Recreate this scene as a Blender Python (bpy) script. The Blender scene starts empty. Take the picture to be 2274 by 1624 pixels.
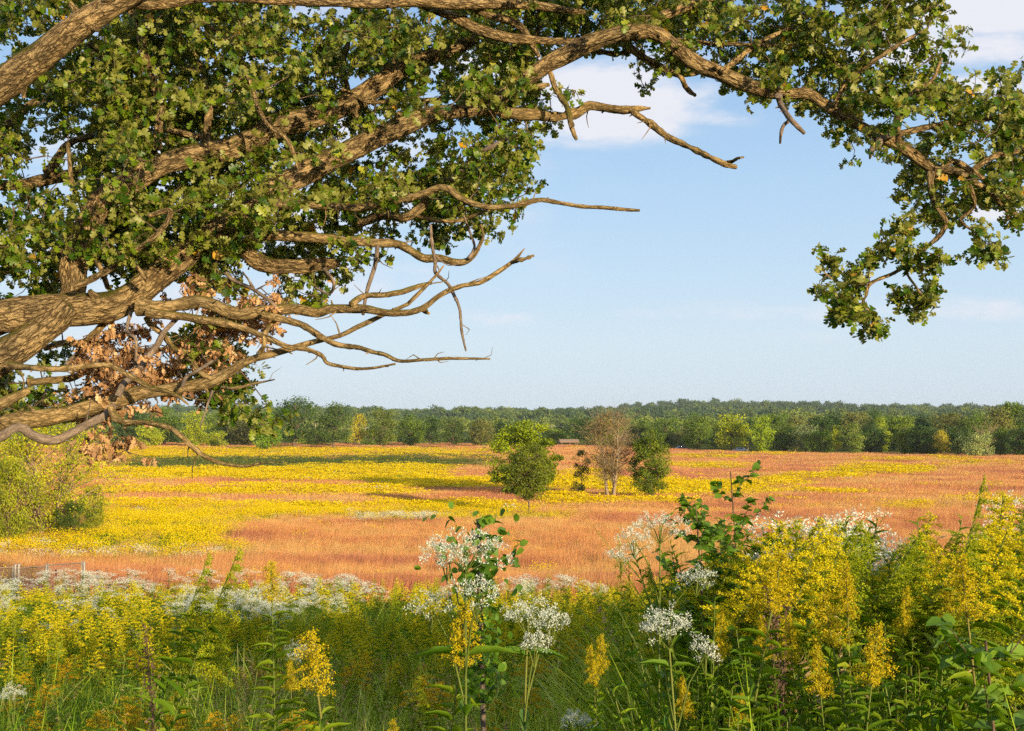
import bpy, math, random
import numpy as np
from mathutils import Vector, Matrix, Euler
rng = np.random.default_rng(7)
R = math.radians
C = bpy.context.scene.collection
scene = bpy.context.scene

# ------------------------------------------------------------------ camera model
W, H, F = 2273.0, 1624.0, 2744.0
PITCH = math.atan((930 - 812) / F)
CA, SA = math.cos(PITCH), math.sin(PITCH)
def P(x, y, d):
    cx, cy = (x - W / 2) / F, (H / 2 - y) / F
    v = np.array([cx, CA - cy * SA, SA + cy * CA])
    return v * (d / v[1])
def proj(p):
    p = np.asarray(p, float)
    dep = p[..., 1] * CA + p[..., 2] * SA
    up = -p[..., 1] * SA + p[..., 2] * CA
    dep = np.where(dep > .05, dep, .05)
    return W / 2 + F * p[..., 0] / dep, H / 2 - F * up / dep

# ------------------------------------------------------------------ terrain
GD = np.array([-80, -30, -12, -3, 0, 5, 8, 15, 25, 35, 45, 60, 110, 140, 250, 440, 520, 700, 1000, 1500, 2200, 3200.])
GZ = np.array([-1.2, -1.3, -1.45, -1.62, -1.7, -1.9, -2.3, -3.2, -4.5, -5.7, -6.9, -7.95, -8.85, -9.25, -9.65, -9.6, -9.8, -10, -7.5, -1.5, 5, 6.])
def hash2(i, j, s=0):
    n = (i * 374761393 + j * 668265263 + s * 1442695041) & 0xffffffff
    n = ((n ^ (n >> 13)) * 1274126177) & 0xffffffff
    return ((n ^ (n >> 16)) & 0xffff) / 65535.0
def vnoise(x, y, s=0):
    x = np.asarray(x, float); y = np.asarray(y, float)
    i, j = np.floor(x).astype(np.int64), np.floor(y).astype(np.int64)
    u, v = x - i, y - j
    u = u * u * (3 - 2 * u); v = v * v * (3 - 2 * v)
    a = hash2(i, j, s) * (1 - u) + hash2(i + 1, j, s) * u
    b = hash2(i, j + 1, s) * (1 - u) + hash2(i + 1, j + 1, s) * u
    return a * (1 - v) + b * v
def fbm(x, y, s=0, o=3):
    r, a, t = 0, .5, 0
    for k in range(o):
        r = r + a * vnoise(x * 2 ** k, y * 2 ** k, s + k); t += a; a *= .5
    return r / t
def ground_z(x, d):
    x = np.asarray(x, float); d = np.asarray(d, float)
    z = np.interp(d, GD, GZ)
    z = z + (vnoise(x / 9 + 50, d / 9 + 70, 3) - .5) * np.clip(d / 60, 0.05, .5)
    far = np.clip((d - 900) / 900, 0, 1)
    z = z + far * 9 * (fbm(x / 420 + 9, d / 600 + 3, 5) - .5) * 2
    # long wooded rise seen right of centre
    z = z + 9 * np.exp(-((x / np.maximum(d, 1) - .16) / .10) ** 2) * np.clip((d - 1500) / 600, 0, 1)
    # the right side of the far field lies nearer its wood and a little higher
    z = z + .5 * np.clip(x / np.maximum(d, 1) - .2, 0, .3) * np.clip((d - 100) / 150, 0, 1)
    return z

# ------------------------------------------------------------------ mesh builder
class MB:
    def __init__(s):
        s.V, s.F, s.M, s.A, s.B, s.n = [], [], [], [], [], 0
    def add(s, V, Fc, rnd=0.5, mat=0, bark=None):
        V = np.asarray(V, float).reshape(-1, 3); Fc = np.asarray(Fc, np.int64)
        if not len(V): return
        s.V.append(V); s.F.append(Fc + s.n); s.M.append(np.full(len(Fc), mat))
        s.A.append(np.broadcast_to(np.asarray(rnd, float), (len(V),)))
        s.B.append(bark if bark is not None else V); s.n += len(V)
    def merge(s, o, matoff=0):
        for V, Fc, M, A, B in zip(o.V, o.F, o.M, o.A, o.B):
            s.V.append(V); s.F.append(Fc + s.n); s.M.append(M + matoff); s.A.append(A); s.B.append(B)
        s.n += o.n
    def mesh(s, name, mats, smooth=True):
        me = bpy.data.meshes.new(name)
        V = np.concatenate(s.V).astype(np.float32)
        me.vertices.add(len(V)); me.vertices.foreach_set('co', V.ravel())
        tot = np.concatenate([np.full(len(f), f.shape[1]) for f in s.F])
        idx = np.concatenate([f.ravel() for f in s.F]).astype(np.int32)
        me.loops.add(len(idx)); me.loops.foreach_set('vertex_index', idx)
        me.polygons.add(len(tot))
        st = np.zeros(len(tot), np.int32); st[1:] = np.cumsum(tot)[:-1]
        me.polygons.foreach_set('loop_start', st)
        me.polygons.foreach_set('material_index', np.concatenate(s.M).astype(np.int32))
        me.polygons.foreach_set('use_smooth', np.full(len(tot), smooth))
        a = me.attributes.new('rnd', 'FLOAT', 'POINT'); a.data.foreach_set('value', np.concatenate(s.A).astype(np.float32))
        b = me.attributes.new('bark', 'FLOAT_VECTOR', 'POINT'); b.data.foreach_set('vector', np.concatenate(s.B).astype(np.float32).ravel())
        me.update(calc_edges=True)
        for m in (mats if isinstance(mats, (list, tuple)) else [mats]): me.materials.append(m)
        return me
def part(name, mb, mats, parent=None, smooth=True, loc=None):
    me = mb if isinstance(mb, bpy.types.Mesh) else mb.mesh(name, mats, smooth)
    o = bpy.data.objects.new(name, me); C.objects.link(o)
    if parent is not None: o.parent = parent
    if loc is not None: o.location = loc
    return o
def tag(o, label=None, cat=None, group=None, kind=None):
    if label: o['label'] = label
    if cat: o['category'] = cat
    if group: o['group'] = group
    if kind: o['kind'] = kind
    return o
def thing(name, label, cat, loc=(0, 0, 0), rz=0, group=None):
    o = bpy.data.objects.new(name, None); C.objects.link(o); o.location = loc; o.rotation_euler = (0, 0, rz)
    o.empty_display_size = .1
    return tag(o, label, cat, group)
def copy_thing(root, kids, loc, rot=(0, 0, 0), sc=(1, 1, 1), label=None, cat=None, group=None, color=None):
    r = root.copy(); C.objects.link(r); r.location = loc; r.rotation_euler = rot; r.scale = sc
    tag(r, label, cat, group)
    out = [r]
    for k in kids:
        c = k.copy(); C.objects.link(c); c.parent = r
        if color: c.color = color
        out.append(c)
    return out

def smooth_line(pts, rad, step):
    pts = np.asarray(pts, float); rad = np.asarray(rad, float)
    if len(pts) == 2: pts = np.array([pts[0], (pts[0] + pts[1]) / 2, pts[1]]); rad = np.array([rad[0], rad.mean(), rad[1]])
    P0 = np.vstack([2 * pts[0] - pts[1], pts, 2 * pts[-1] - pts[-2]])
    R0 = np.concatenate([[rad[0]], rad, [rad[-1]]])
    op, orr = [], []
    for i in range(1, len(P0) - 2):
        n = max(1, int(np.linalg.norm(P0[i + 1] - P0[i]) / step))
        t = (np.arange(n) / n)[:, None]
        a, b, c, d = P0[i - 1], P0[i], P0[i + 1], P0[i + 2]
        op.append(.5 * ((2 * b) + (-a + c) * t + (2 * a - 5 * b + 4 * c - d) * t ** 2 + (-a + 3 * b - 3 * c + d) * t ** 3))
        orr.append(R0[i] * (1 - t[:, 0]) + R0[i + 1] * t[:, 0])
    return np.vstack(op + [P0[-2][None]]), np.concatenate(orr + [[rad[-1]]])
def tube(mb, pts, rad, seg=8, step=.05, amp=.0, freq=3., mat=0, rnd=.5, seed=0, resample=True, cap=True):
    if resample: pts, rad = smooth_line(pts, rad, step)
    pts = np.asarray(pts, float); rad = np.asarray(rad, float)
    n = len(pts)
    if n < 2: return pts
    T = np.gradient(pts, axis=0); T /= np.linalg.norm(T, axis=1)[:, None] + 1e-9
    up = np.array([0, 0, 1.]) if abs(T[0][2]) < .9 else np.array([1., 0, 0])
    N = np.zeros_like(T); nn = np.cross(T[0], up); nn /= np.linalg.norm(nn)
    for i in range(n):
        nn = nn - T[i] * nn.dot(T[i]); nn /= np.linalg.norm(nn) + 1e-9; N[i] = nn
    B = np.cross(T, N)
    th = np.arange(seg) * 2 * np.pi / seg
    L = np.concatenate([[0], np.cumsum(np.linalg.norm(np.diff(pts, axis=0), axis=1))])
    rr = np.repeat(rad[:, None], seg, 1)
    if amp > 0:
        r0 = max(rad.mean(), 1e-4)
        nz = (fbm(np.cos(th)[None] * 1.3 + 20 + seed * 3.1 + L[:, None] / r0 / 2.2 * freq / 3, np.sin(th)[None] * 1.3 + 31 + L[:, None] / r0 / 3.1, seed) - .5) * 2
        nz2 = (vnoise(L[:, None] / r0 * .45 + 3 + 0 * th[None], seed + 0 * nz, seed + 9) - .5) * 2
        rr = rr * (1 + amp * nz + amp * .7 * nz2)
    V = pts[:, None] + rr[..., None] * (np.cos(th)[None, :, None] * N[:, None] + np.sin(th)[None, :, None] * B[:, None])
    bark = np.stack([rr * np.cos(th), rr * np.sin(th), np.repeat(L[:, None], seg, 1)], -1) + seed * 1.37
    i = np.arange(n - 1)[:, None] * seg; j = np.arange(seg)[None]
    q = np.stack([i + j, i + (j + 1) % seg, i + seg + (j + 1) % seg, i + seg + j], -1).reshape(-1, 4)
    mb.add(V.reshape(-1, 3), q, rnd, mat, bark.reshape(-1, 3))
    if cap:
        for e, k in ((0, -1), (n - 1, 1)):
            ring = V[e]; c = pts[e] + T[e] * k * rad[e] * .35
            VV = np.vstack([ring, c]); j = np.arange(seg)
            mb.add(VV, np.stack([j, (j + 1) % seg, np.full(seg, seg)], -1), rnd, mat, np.vstack([bark[e], bark[e].mean(0)]))
    return pts

def unit(v): return v / (np.linalg.norm(v, axis=-1, keepdims=True) + 1e-9)
def scatter(mb, tmplV, tmplF, base, axis, normal, length, width, rnd, mat=0, droop=0.0):
    """place many copies of a flat template (x = width, y = along, z = lift) in one go"""
    base = np.asarray(base, float); n = len(base)
    if n == 0: return
    a = unit(np.asarray(axis, float)); nn = np.asarray(normal, float)
    nn = unit(nn - a * (nn * a).sum(-1, keepdims=True)); s = np.cross(a, nn)
    T = tmplV
    y = T[:, 1][None, :] * np.ones((n, 1))
    z = T[:, 2][None, :] - np.asarray(droop).reshape(-1, 1) * y ** 2
    L = np.asarray(length, float).reshape(-1, 1) * np.ones((n, 1)); Wd = np.asarray(width, float).reshape(-1, 1) * np.ones((n, 1))
    V = base[:, None] + (L * y)[..., None] * a[:, None] + (Wd * T[:, 0][None])[..., None] * s[:, None] + (L * z)[..., None] * nn[:, None]
    k = len(T)
    Fc = (np.asarray(tmplF)[None] + (np.arange(n) * k)[:, None, None]).reshape(-1, np.asarray(tmplF).shape[1])
    rn = np.repeat(np.broadcast_to(np.asarray(rnd, float), (n,)), k)
    mb.add(V.reshape(-1, 3), Fc, rn, mat)
def strip_template(ys, ws, fold=.1, sway=0):
    V, Fc = [], []
    for y, w in zip(ys, ws):
        V += [(-w, y, fold * w), (0 + sway * math.sin(y * 5), y, 0), (w, y, fold * w)]
    for i in range(len(ys) - 1):
        a = 3 * i
        Fc += [(a, a + 1, a + 4, a + 3), (a + 1, a + 2, a + 5, a + 4)]
    return np.array(V, float), np.array(Fc)
_oy = [(0, .02, 0), (.14, .02, 0), (.22, .20, .02), (.29, .24, .05), (.36, .07, 0), (.42, .08, 0), (.50, .42, .02), (.60, .40, .09), (.67, .16, 0), (.73, .19, 0), (.80, .38, .04), (.91, .24, .06), (1.0, .05, 0)]
OAK = strip_template([q[0] for q in _oy], [q[1] for q in _oy], .3)
for k, q in enumerate(_oy):          # lobes point toward the tip
    OAK[0][3 * k, 1] += q[2]; OAK[0][3 * k + 2, 1] += q[2]
LANCE = strip_template([0, .25, .6, 1], [.12, .5, .38, .0], .3)
OVAL = strip_template([0, .2, .5, .8, 1], [.05, .4, .5, .3, .0], .2)
QUAD = (np.array([(-.5, 0, 0), (.5, 0, 0), (.5, 1, 0), (-.5, 1, 0)], float), np.array([(0, 1, 2, 3)]))
DIAM = (np.array([(0, 0, 0), (.5, .45, .05), (0, 1, 0), (-.5, .45, .05)], float), np.array([(0, 1, 2, 3)]))
def blade_template(seg=4, bend=.25):
    ys = np.linspace(0, 1, seg + 1)
    V, Fc = [], []
    for i, y in enumerate(ys):
        w = .5 * (1 - y ** 2.2) * (1 if y > 0 else .8)
        V += [(-w, y, 0), (w, y, 0)]
    for i in range(seg): a = 2 * i; Fc.append((a, a + 1, a + 3, a + 2))
    return np.array(V, float), np.array(Fc)
BLADE = blade_template(5); BLADE2 = blade_template(2)

# ------------------------------------------------------------------ materials
def new_mat(name):
    m = bpy.data.materials.new(name); m.use_nodes = True
    nt = m.node_tree; nt.nodes.clear(); return m, nt
def nd(nt, t, **k):
    n = nt.nodes.new(t)
    for a, b in k.items():
        if a.startswith('in_'):
            key = a[3:]; key = int(key) if key.isdigit() else key.replace('_', ' ')
            n.inputs[key].default_value = b
        else: setattr(n, a, b)
    return n
def ramp(nt, fac, stops, interp='LINEAR'):
    r = nt.nodes.new('ShaderNodeValToRGB'); e = r.color_ramp.elements; r.color_ramp.interpolation = interp
    while len(e) < len(stops): e.new(.5)
    for k, (p, c) in enumerate(stops): e[k].position = p; e[k].color = (*c, 1) if len(c) == 3 else c
    nt.links.new(fac, r.inputs[0]); return r.outputs[0]
def leaf_mat(name, stops, trans=.35, rough=.55, spec=.3, back=None, objcol=False, inst=.0, patch=None):
    """two-sided leaf: colour by the per-leaf random value, light shining through"""
    m, nt = new_mat(name); L = nt.links.new
    at = nd(nt, 'ShaderNodeAttribute', attribute_name='rnd')
    fac = at.outputs['Fac']
    if inst:
        oi = nd(nt, 'ShaderNodeObjectInfo')
        mt = nd(nt, 'ShaderNodeMath', operation='MULTIPLY_ADD'); L(oi.outputs['Random'], mt.inputs[0]); mt.inputs[1].default_value = inst; 
        sb = nd(nt, 'ShaderNodeMath', operation='MULTIPLY_ADD'); L(fac, sb.inputs[0]); sb.inputs[1].default_value = 1 - inst; sb.inputs[2].default_value = 0
        L(sb.outputs[0], mt.inputs[2]); fac = mt.outputs[0]
    col = ramp(nt, fac, stops)
    if back is not None:
        g = nd(nt, 'ShaderNodeNewGeometry'); mx = nd(nt, 'ShaderNodeMix', data_type='RGBA'); L(g.outputs['Backfacing'], mx.inputs[0])
        L(col, mx.inputs[6]); mx.inputs[7].default_value = (*back, 1); col = mx.outputs[2]
    if objcol:
        oi = nd(nt, 'ShaderNodeObjectInfo'); mx = nd(nt, 'ShaderNodeMix', data_type='RGBA', blend_type='MULTIPLY'); mx.inputs[0].default_value = 1
        L(col, mx.inputs[6]); L(oi.outputs['Color'], mx.inputs[7]); col = mx.outputs[2]
    pb = nd(nt, 'ShaderNodeBsdfPrincipled'); L(col, pb.inputs['Base Color']); pb.inputs['Roughness'].default_value = rough
    pb.inputs['Specular IOR Level'].default_value = spec
    tr = nd(nt, 'ShaderNodeBsdfTranslucent'); hs = nd(nt, 'ShaderNodeHueSaturation'); hs.inputs['Saturation'].default_value = 1.1; hs.inputs['Value'].default_value = 1.3
    hs.inputs['Hue'].default_value = .49
    L(col, hs.inputs['Color']); L(hs.outputs[0], tr.inputs[0])
    ms = nd(nt, 'ShaderNodeMixShader'); ms.inputs[0].default_value = trans
    L(pb.outputs[0], ms.inputs[1]); L(tr.outputs[0], ms.inputs[2])
    o = nd(nt, 'ShaderNodeOutputMaterial'); L(ms.outputs[0], o.inputs[0]); return m
def bark_mat(name, c_dark, c_mid, c_light, scale=1.0, moss=None, ridge=.5, bump=.02, rough=.9):
    m, nt = new_mat(name); L = nt.links.new
    at = nd(nt, 'ShaderNodeAttribute', attribute_name='bark')
    mp = nd(nt, 'ShaderNodeMapping'); mp.inputs['Scale'].default_value = (30 * scale, 30 * scale, 10 * scale); L(at.outputs['Vector'], mp.inputs[0])
    nz0 = nd(nt, 'ShaderNodeTexNoise', in_Scale=.8, in_Detail=3.); L(mp.outputs[0], nz0.inputs['Vector'])
    ad = nd(nt, 'ShaderNodeMix', data_type='VECTOR'); ad.inputs[0].default_value = .62; L(mp.outputs[0], ad.inputs[4]); L(nz0.outputs['Color'], ad.inputs[5])
    vo = nd(nt, 'ShaderNodeTexVoronoi', feature='DISTANCE_TO_EDGE', in_Scale=1.2); L(ad.outputs[1], vo.inputs['Vector'])
    nz = nd(nt, 'ShaderNodeTexNoise', in_Scale=3.2, in_Detail=8., in_Roughness=.75); L(mp.outputs[0], nz.inputs['Vector'])
    vo2 = nd(nt, 'ShaderNodeTexVoronoi', feature='DISTANCE_TO_EDGE', in_Scale=2.9); L(ad.outputs[1], vo2.inputs['Vector'])
    mv = nd(nt, 'ShaderNodeMath', operation='MULTIPLY_ADD'); L(vo2.outputs['Distance'], mv.inputs[0]); mv.inputs[1].default_value = 1.1; L(vo.outputs['Distance'], mv.inputs[2])
    mr = nd(nt, 'ShaderNodeMapRange', in_1=.04, in_2=.50); L(mv.outputs[0], mr.inputs[0])
    mu = nd(nt, 'ShaderNodeMath', operation='MULTIPLY_ADD'); L(nz.outputs['Fac'], mu.inputs[0]); mu.inputs[1].default_value = .7; 
    m2 = nd(nt, 'ShaderNodeMath', operation='MULTIPLY'); L(mr.outputs[0], m2.inputs[0]); m2.inputs[1].default_value = ridge; L(m2.outputs[0], mu.inputs[2])
    col = ramp(nt, mu.outputs[0], [(.18, c_dark), (.5, c_mid), (.9, c_light)])
    big = nd(nt, 'ShaderNodeTexNoise', in_Scale=3.2, in_Detail=4.); L(at.outputs['Vector'], big.inputs['Vector'])
    hv = nd(nt, 'ShaderNodeMix', data_type='RGBA', blend_type='MULTIPLY'); hv.inputs[0].default_value = 1; L(col, hv.inputs[6])
    L(ramp(nt, big.outputs['Fac'], [(.3, (.6, .6, .62)), (.7, (1.15, 1.08, 1.0))]), hv.inputs[7]); col = hv.outputs[2]
    if moss:
        g = nd(nt, 'ShaderNodeNewGeometry'); sp = nd(nt, 'ShaderNodeSeparateXYZ'); L(g.outputs['Normal'], sp.inputs[0])
        mn = nd(nt, 'ShaderNodeTexNoise', in_Scale=1.6, in_Detail=5.); tc = nd(nt, 'ShaderNodeTexCoord'); L(tc.outputs['Object'], mn.inputs['Vector'])
        a1 = nd(nt, 'ShaderNodeMath', operation='MULTIPLY_ADD'); L(mn.outputs['Fac'], a1.inputs[0]); a1.inputs[1].default_value = 2.2; L(sp.outputs['Z'], a1.inputs[2])
        mk = nd(nt, 'ShaderNodeMapRange', in_1=moss[1], in_2=moss[1] + .25); L(a1.outputs[0], mk.inputs[0])
        mm = nd(nt, 'ShaderNodeMix', data_type='RGBA'); L(mk.outputs[0], mm.inputs[0]); L(col, mm.inputs[6]); mm.inputs[7].default_value = (*moss[0], 1); col = mm.outputs[2]
    bp = nd(nt, 'ShaderNodeBump', in_Strength=1., in_Distance=bump); L(mu.outputs[0], bp.inputs['Height'])
    pb = nd(nt, 'ShaderNodeBsdfPrincipled'); L(col, pb.inputs['Base Color']); pb.inputs['Roughness'].default_value = rough; pb.inputs['Specular IOR Level'].default_value = .2
    L(bp.outputs[0], pb.inputs['Normal'])
    o = nd(nt, 'ShaderNodeOutputMaterial'); L(pb.outputs[0], o.inputs[0]); return m
def plain_mat(name, col, rough=.6, metal=0., var=.25, scale=20.):
    m, nt = new_mat(name); L = nt.links.new
    tc = nd(nt, 'ShaderNodeTexCoord'); nz = nd(nt, 'ShaderNodeTexNoise', in_Scale=scale, in_Detail=5.); L(tc.outputs['Object'], nz.inputs['Vector'])
    c = ramp(nt, nz.outputs['Fac'], [(.3, tuple(k * (1 - var) for k in col)), (.7, tuple(min(1, k * (1 + var)) for k in col))])
    pb = nd(nt, 'ShaderNodeBsdfPrincipled'); L(c, pb.inputs['Base Color']); pb.inputs['Roughness'].default_value = rough; pb.inputs['Metallic'].default_value = metal
    o = nd(nt, 'ShaderNodeOutputMaterial'); L(pb.outputs[0], o.inputs[0]); return m
def box(mb, c, s, mat=0, rz=0.):
    v = np.array([(x, y, z) for x in (-.5, .5) for y in (-.5, .5) for z in (-.5, .5)]) * np.array(s)
    ca, sa = math.cos(rz), math.sin(rz)
    v = np.stack([v[:, 0] * ca - v[:, 1] * sa, v[:, 0] * sa + v[:, 1] * ca, v[:, 2]], -1) + np.array(c)
    mb.add(v, [(0, 1, 3, 2), (4, 6, 7, 5), (0, 4, 5, 1), (2, 3, 7, 6), (0, 2, 6, 4), (1, 5, 7, 3)], .5, mat)
FOL_K = .68
# ------------------------------------------------------------------ camera, sun, sky
cam_d = bpy.data.cameras.new('camera'); cam = bpy.data.objects.new('camera', cam_d); C.objects.link(cam)
cam_d.sensor_width = 36; cam_d.lens = F / W * 36; cam_d.clip_start = .05; cam_d.clip_end = 20000
cam.rotation_euler = (math.pi / 2 + PITCH, 0, 0); scene.camera = cam
SUN_EL = R(10); LDIR = unit(np.array([-.52, .86]))          # horizontal direction the light travels
ld = np.array([LDIR[0] * math.cos(SUN_EL), LDIR[1] * math.cos(SUN_EL), -math.sin(SUN_EL)])
sl = bpy.data.lights.new('sun', 'SUN'); sun = bpy.data.objects.new('sun', sl); C.objects.link(sun)
sl.energy = 5.0; sl.angle = R(.5); sl.color = (1, .80, .50)
sun.rotation_euler = Vector(ld).to_track_quat('-Z', 'Y').to_euler()
world = bpy.data.worlds.new('World'); scene.world = world; world.use_nodes = True
nt = world.node_tree; nt.nodes.clear(); L = nt.links.new
sky = nd(nt, 'ShaderNodeTexSky', sky_type='NISHITA'); sky.sun_disc = False; sky.sun_elevation = SUN_EL
sky.sun_rotation = math.atan2(-LDIR[0], -LDIR[1]); sky.air_density = 1.0; sky.dust_density = .6; sky.ozone_density = 2.2; sky.altitude = 0
tc = nd(nt, 'ShaderNodeTexCoord'); sp = nd(nt, 'ShaderNodeSeparateXYZ'); L(tc.outputs['Generated'], sp.inputs[0])
def M(op, a, b=None, c=None):
    n = nd(nt, 'ShaderNodeMath', operation=op)
    for i, v in enumerate((a, b, c)):
        if v is None: continue
        if isinstance(v, (int, float)): n.inputs[i].default_value = v
        else: L(v, n.inputs[i])
    return n.outputs[0]
ya = M('MAXIMUM', M('ABSOLUTE', sp.outputs[1]), .05)
az = M('DIVIDE', sp.outputs[0], ya); el = M('DIVIDE', sp.outputs[2], ya)
cv = nd(nt, 'ShaderNodeCombineXYZ'); L(az, cv.inputs[0]); L(M('MULTIPLY', el, 2.6), cv.inputs[1])
n1 = nd(nt, 'ShaderNodeTexNoise', in_Scale=9, in_Detail=9., in_Roughness=.6); L(cv.outputs[0], n1.inputs['Vector'])
n2 = nd(nt, 'ShaderNodeTexNoise', in_Scale=2.2, in_Detail=3.); L(cv.outputs[0], n2.inputs['Vector'])
tot = None
# cloud banks: azimuth, elevation (tangents), half width, half height, weight
for (x, y, w, h, k) in [(1400, 200, 260, 70, 1.1), (1300, 270, 220, 46, .95), (1240, 305, 110, 24, .6), (1560, 250, 150, 26, .7), (1500, 120, 200, 40, .5), (2190, 15, 280, 50, 1.25), (2130, 105, 260, 50, 1.0), (2230, 175, 150, 36, 1.05), (1960, 60, 160, 60, .5), (2215, 468, 60, 22, .85),
                      (1130, 130, 150, 50, .6), (700, 10, 150, 35, .35), (500, 420, 650, 330, .62), (2060, 690, 520, 30, .55), (1080, 705, 260, 26, .42), (1560, 700, 300, 18, .4), (1980, 745, 400, 22, .2)]:
    a0, e0 = (x - W / 2) / F, (930 - y) / F
    dx = M('MULTIPLY', M('SUBTRACT', az, a0), F / w); dy = M('MULTIPLY', M('SUBTRACT', el, e0), F / h)
    g = M('MULTIPLY', M('EXPONENT', M('MULTIPLY', M('ADD', M('MULTIPLY', dx, dx), M('MULTIPLY', dy, dy)), -1.0)), k)
    tot = g if tot is None else M('MAXIMUM', tot, g)
edge = M('ADD', M('MULTIPLY', M('SUBTRACT', n1.outputs['Fac'], .5), 3.4), M('MULTIPLY', M('SUBTRACT', n2.outputs['Fac'], .5), 1.6))
cl = M('ADD', tot, M('MULTIPLY', edge, M('MINIMUM', M('MULTIPLY', tot, 2.2), .8)))
mr = nd(nt, 'ShaderNodeMapRange', interpolation_type='SMOOTHSTEP', in_1=.05, in_2=1.0); L(cl, mr.inputs[0])
wsp = nd(nt, 'ShaderNodeMapRange', interpolation_type='SMOOTHSTEP', in_1=.10, in_2=.45, in_3=0., in_4=.32); L(el, wsp.inputs[0])
cmask = M('MINIMUM', M('ADD', mr.outputs[0], M('MULTIPLY', wsp.outputs[0], n2.outputs['Fac'])), 1.)
# sky colour: physically lit sky, cooled to late-afternoon blue; unseen overhead paled and brightened as fill
pal = ramp(nt, M('MAXIMUM', sp.outputs[2], 0.), [(0., (3.95, 4.8, 5.7)), (.06, (4.1, 4.95, 5.85)), (.115, (3.6, 4.7, 5.9)), (.19, (2.9, 4.25, 5.85)), (.26, (2.1, 3.55, 5.5)), (.34, (1.25, 2.7, 4.95)), (.48, (1.5, 2.8, 4.8)), (.68, (4.3, 4.9, 5.9)), (1., (4.6, 5.1, 6.0))])
hs = nd(nt, 'ShaderNodeMix', data_type='RGBA'); L(sky.outputs[0], hs.inputs[6]); L(pal, hs.inputs[7])
hf = nd(nt, 'ShaderNodeMapRange', interpolation_type='SMOOTHSTEP', in_1=-.35, in_2=.15, in_3=.25, in_4=.85); L(sp.outputs[1], hf.inputs[0]); L(hf.outputs[0], hs.inputs[0])
mx = nd(nt, 'ShaderNodeMix', data_type='RGBA'); L(cmask, mx.inputs[0]); L(hs.outputs[2], mx.inputs[6]); mx.inputs[7].default_value = (5.15, 5.25, 5.7, 1)
bg = nd(nt, 'ShaderNodeBackground', in_Strength=.11); L(mx.outputs[2], bg.inputs[0])
wo = nd(nt, 'ShaderNodeOutputWorld'); L(bg.outputs[0], wo.inputs[0])
scene.view_settings.view_transform = 'Standard'; scene.view_settings.look = 'None'; scene.view_settings.gamma = 1; scene.view_settings.exposure = .56
cy = scene.cycles
cy.max_bounces = 4; cy.diffuse_bounces = 2; cy.glossy_bounces = 1; cy.transmission_bounces = 2; cy.transparent_max_bounces = 4; cy.volume_bounces = 0
cy.use_adaptive_sampling = True; cy.adaptive_threshold = .03; cy.adaptive_min_samples = 32
cy.use_denoising = False; cy.denoiser = 'OPENIMAGEDENOISE'
scene.render.use_persistent_data = False
# ------------------------------------------------------------------ the old oak that frames the view
M_BARK = bark_mat('oak_bark', (.014, .010, .006), (.20, .135, .06), (.56, .41, .20), 1.15, ((.10, .095, .012), 1.72), .6, .05)
M_DEAD = bark_mat('dead_wood', (.02, .014, .008), (.22, .155, .065), (.56, .41, .20), 1.2, ((.14, .115, .02), 1.8), .4, .018)
M_GREYWOOD = bark_mat('grey_wood', (.05, .04, .035), (.22, .17, .13), (.40, .33, .26), 1.5, None, .3, .008)
M_TWIG = bark_mat('twig_bark', (.04, .028, .02), (.13, .09, .06), (.25, .19, .13), 2.5, None, .3, .003)
M_OAKLEAF = leaf_mat('oak_leaf', [(0., (.018, .055, .003)), (.35, (.055, .12, .005)), (.7, (.18, .25, .010)), (.93, (.42, .42, .05)), (.965, (.40, .36, .05)), (1., (.52, .28, .02))], .32, .42, .35, back=(.24, .255, .05))
M_BROWNLEAF = leaf_mat('withered_leaf', [(0., (.18, .09, .04)), (.4, (.46, .26, .12)), (.75, (.66, .42, .20)), (1., (.80, .60, .36))], .25, .6, .2)
oak = thing('oak_tree', 'huge old oak whose bark-covered limbs and lobed leaves arch over the whole view', 'tree', (0, 0, 0))
SK = []                                      # skeleton samples: xyz, radius, living
LIMBS = []
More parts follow.
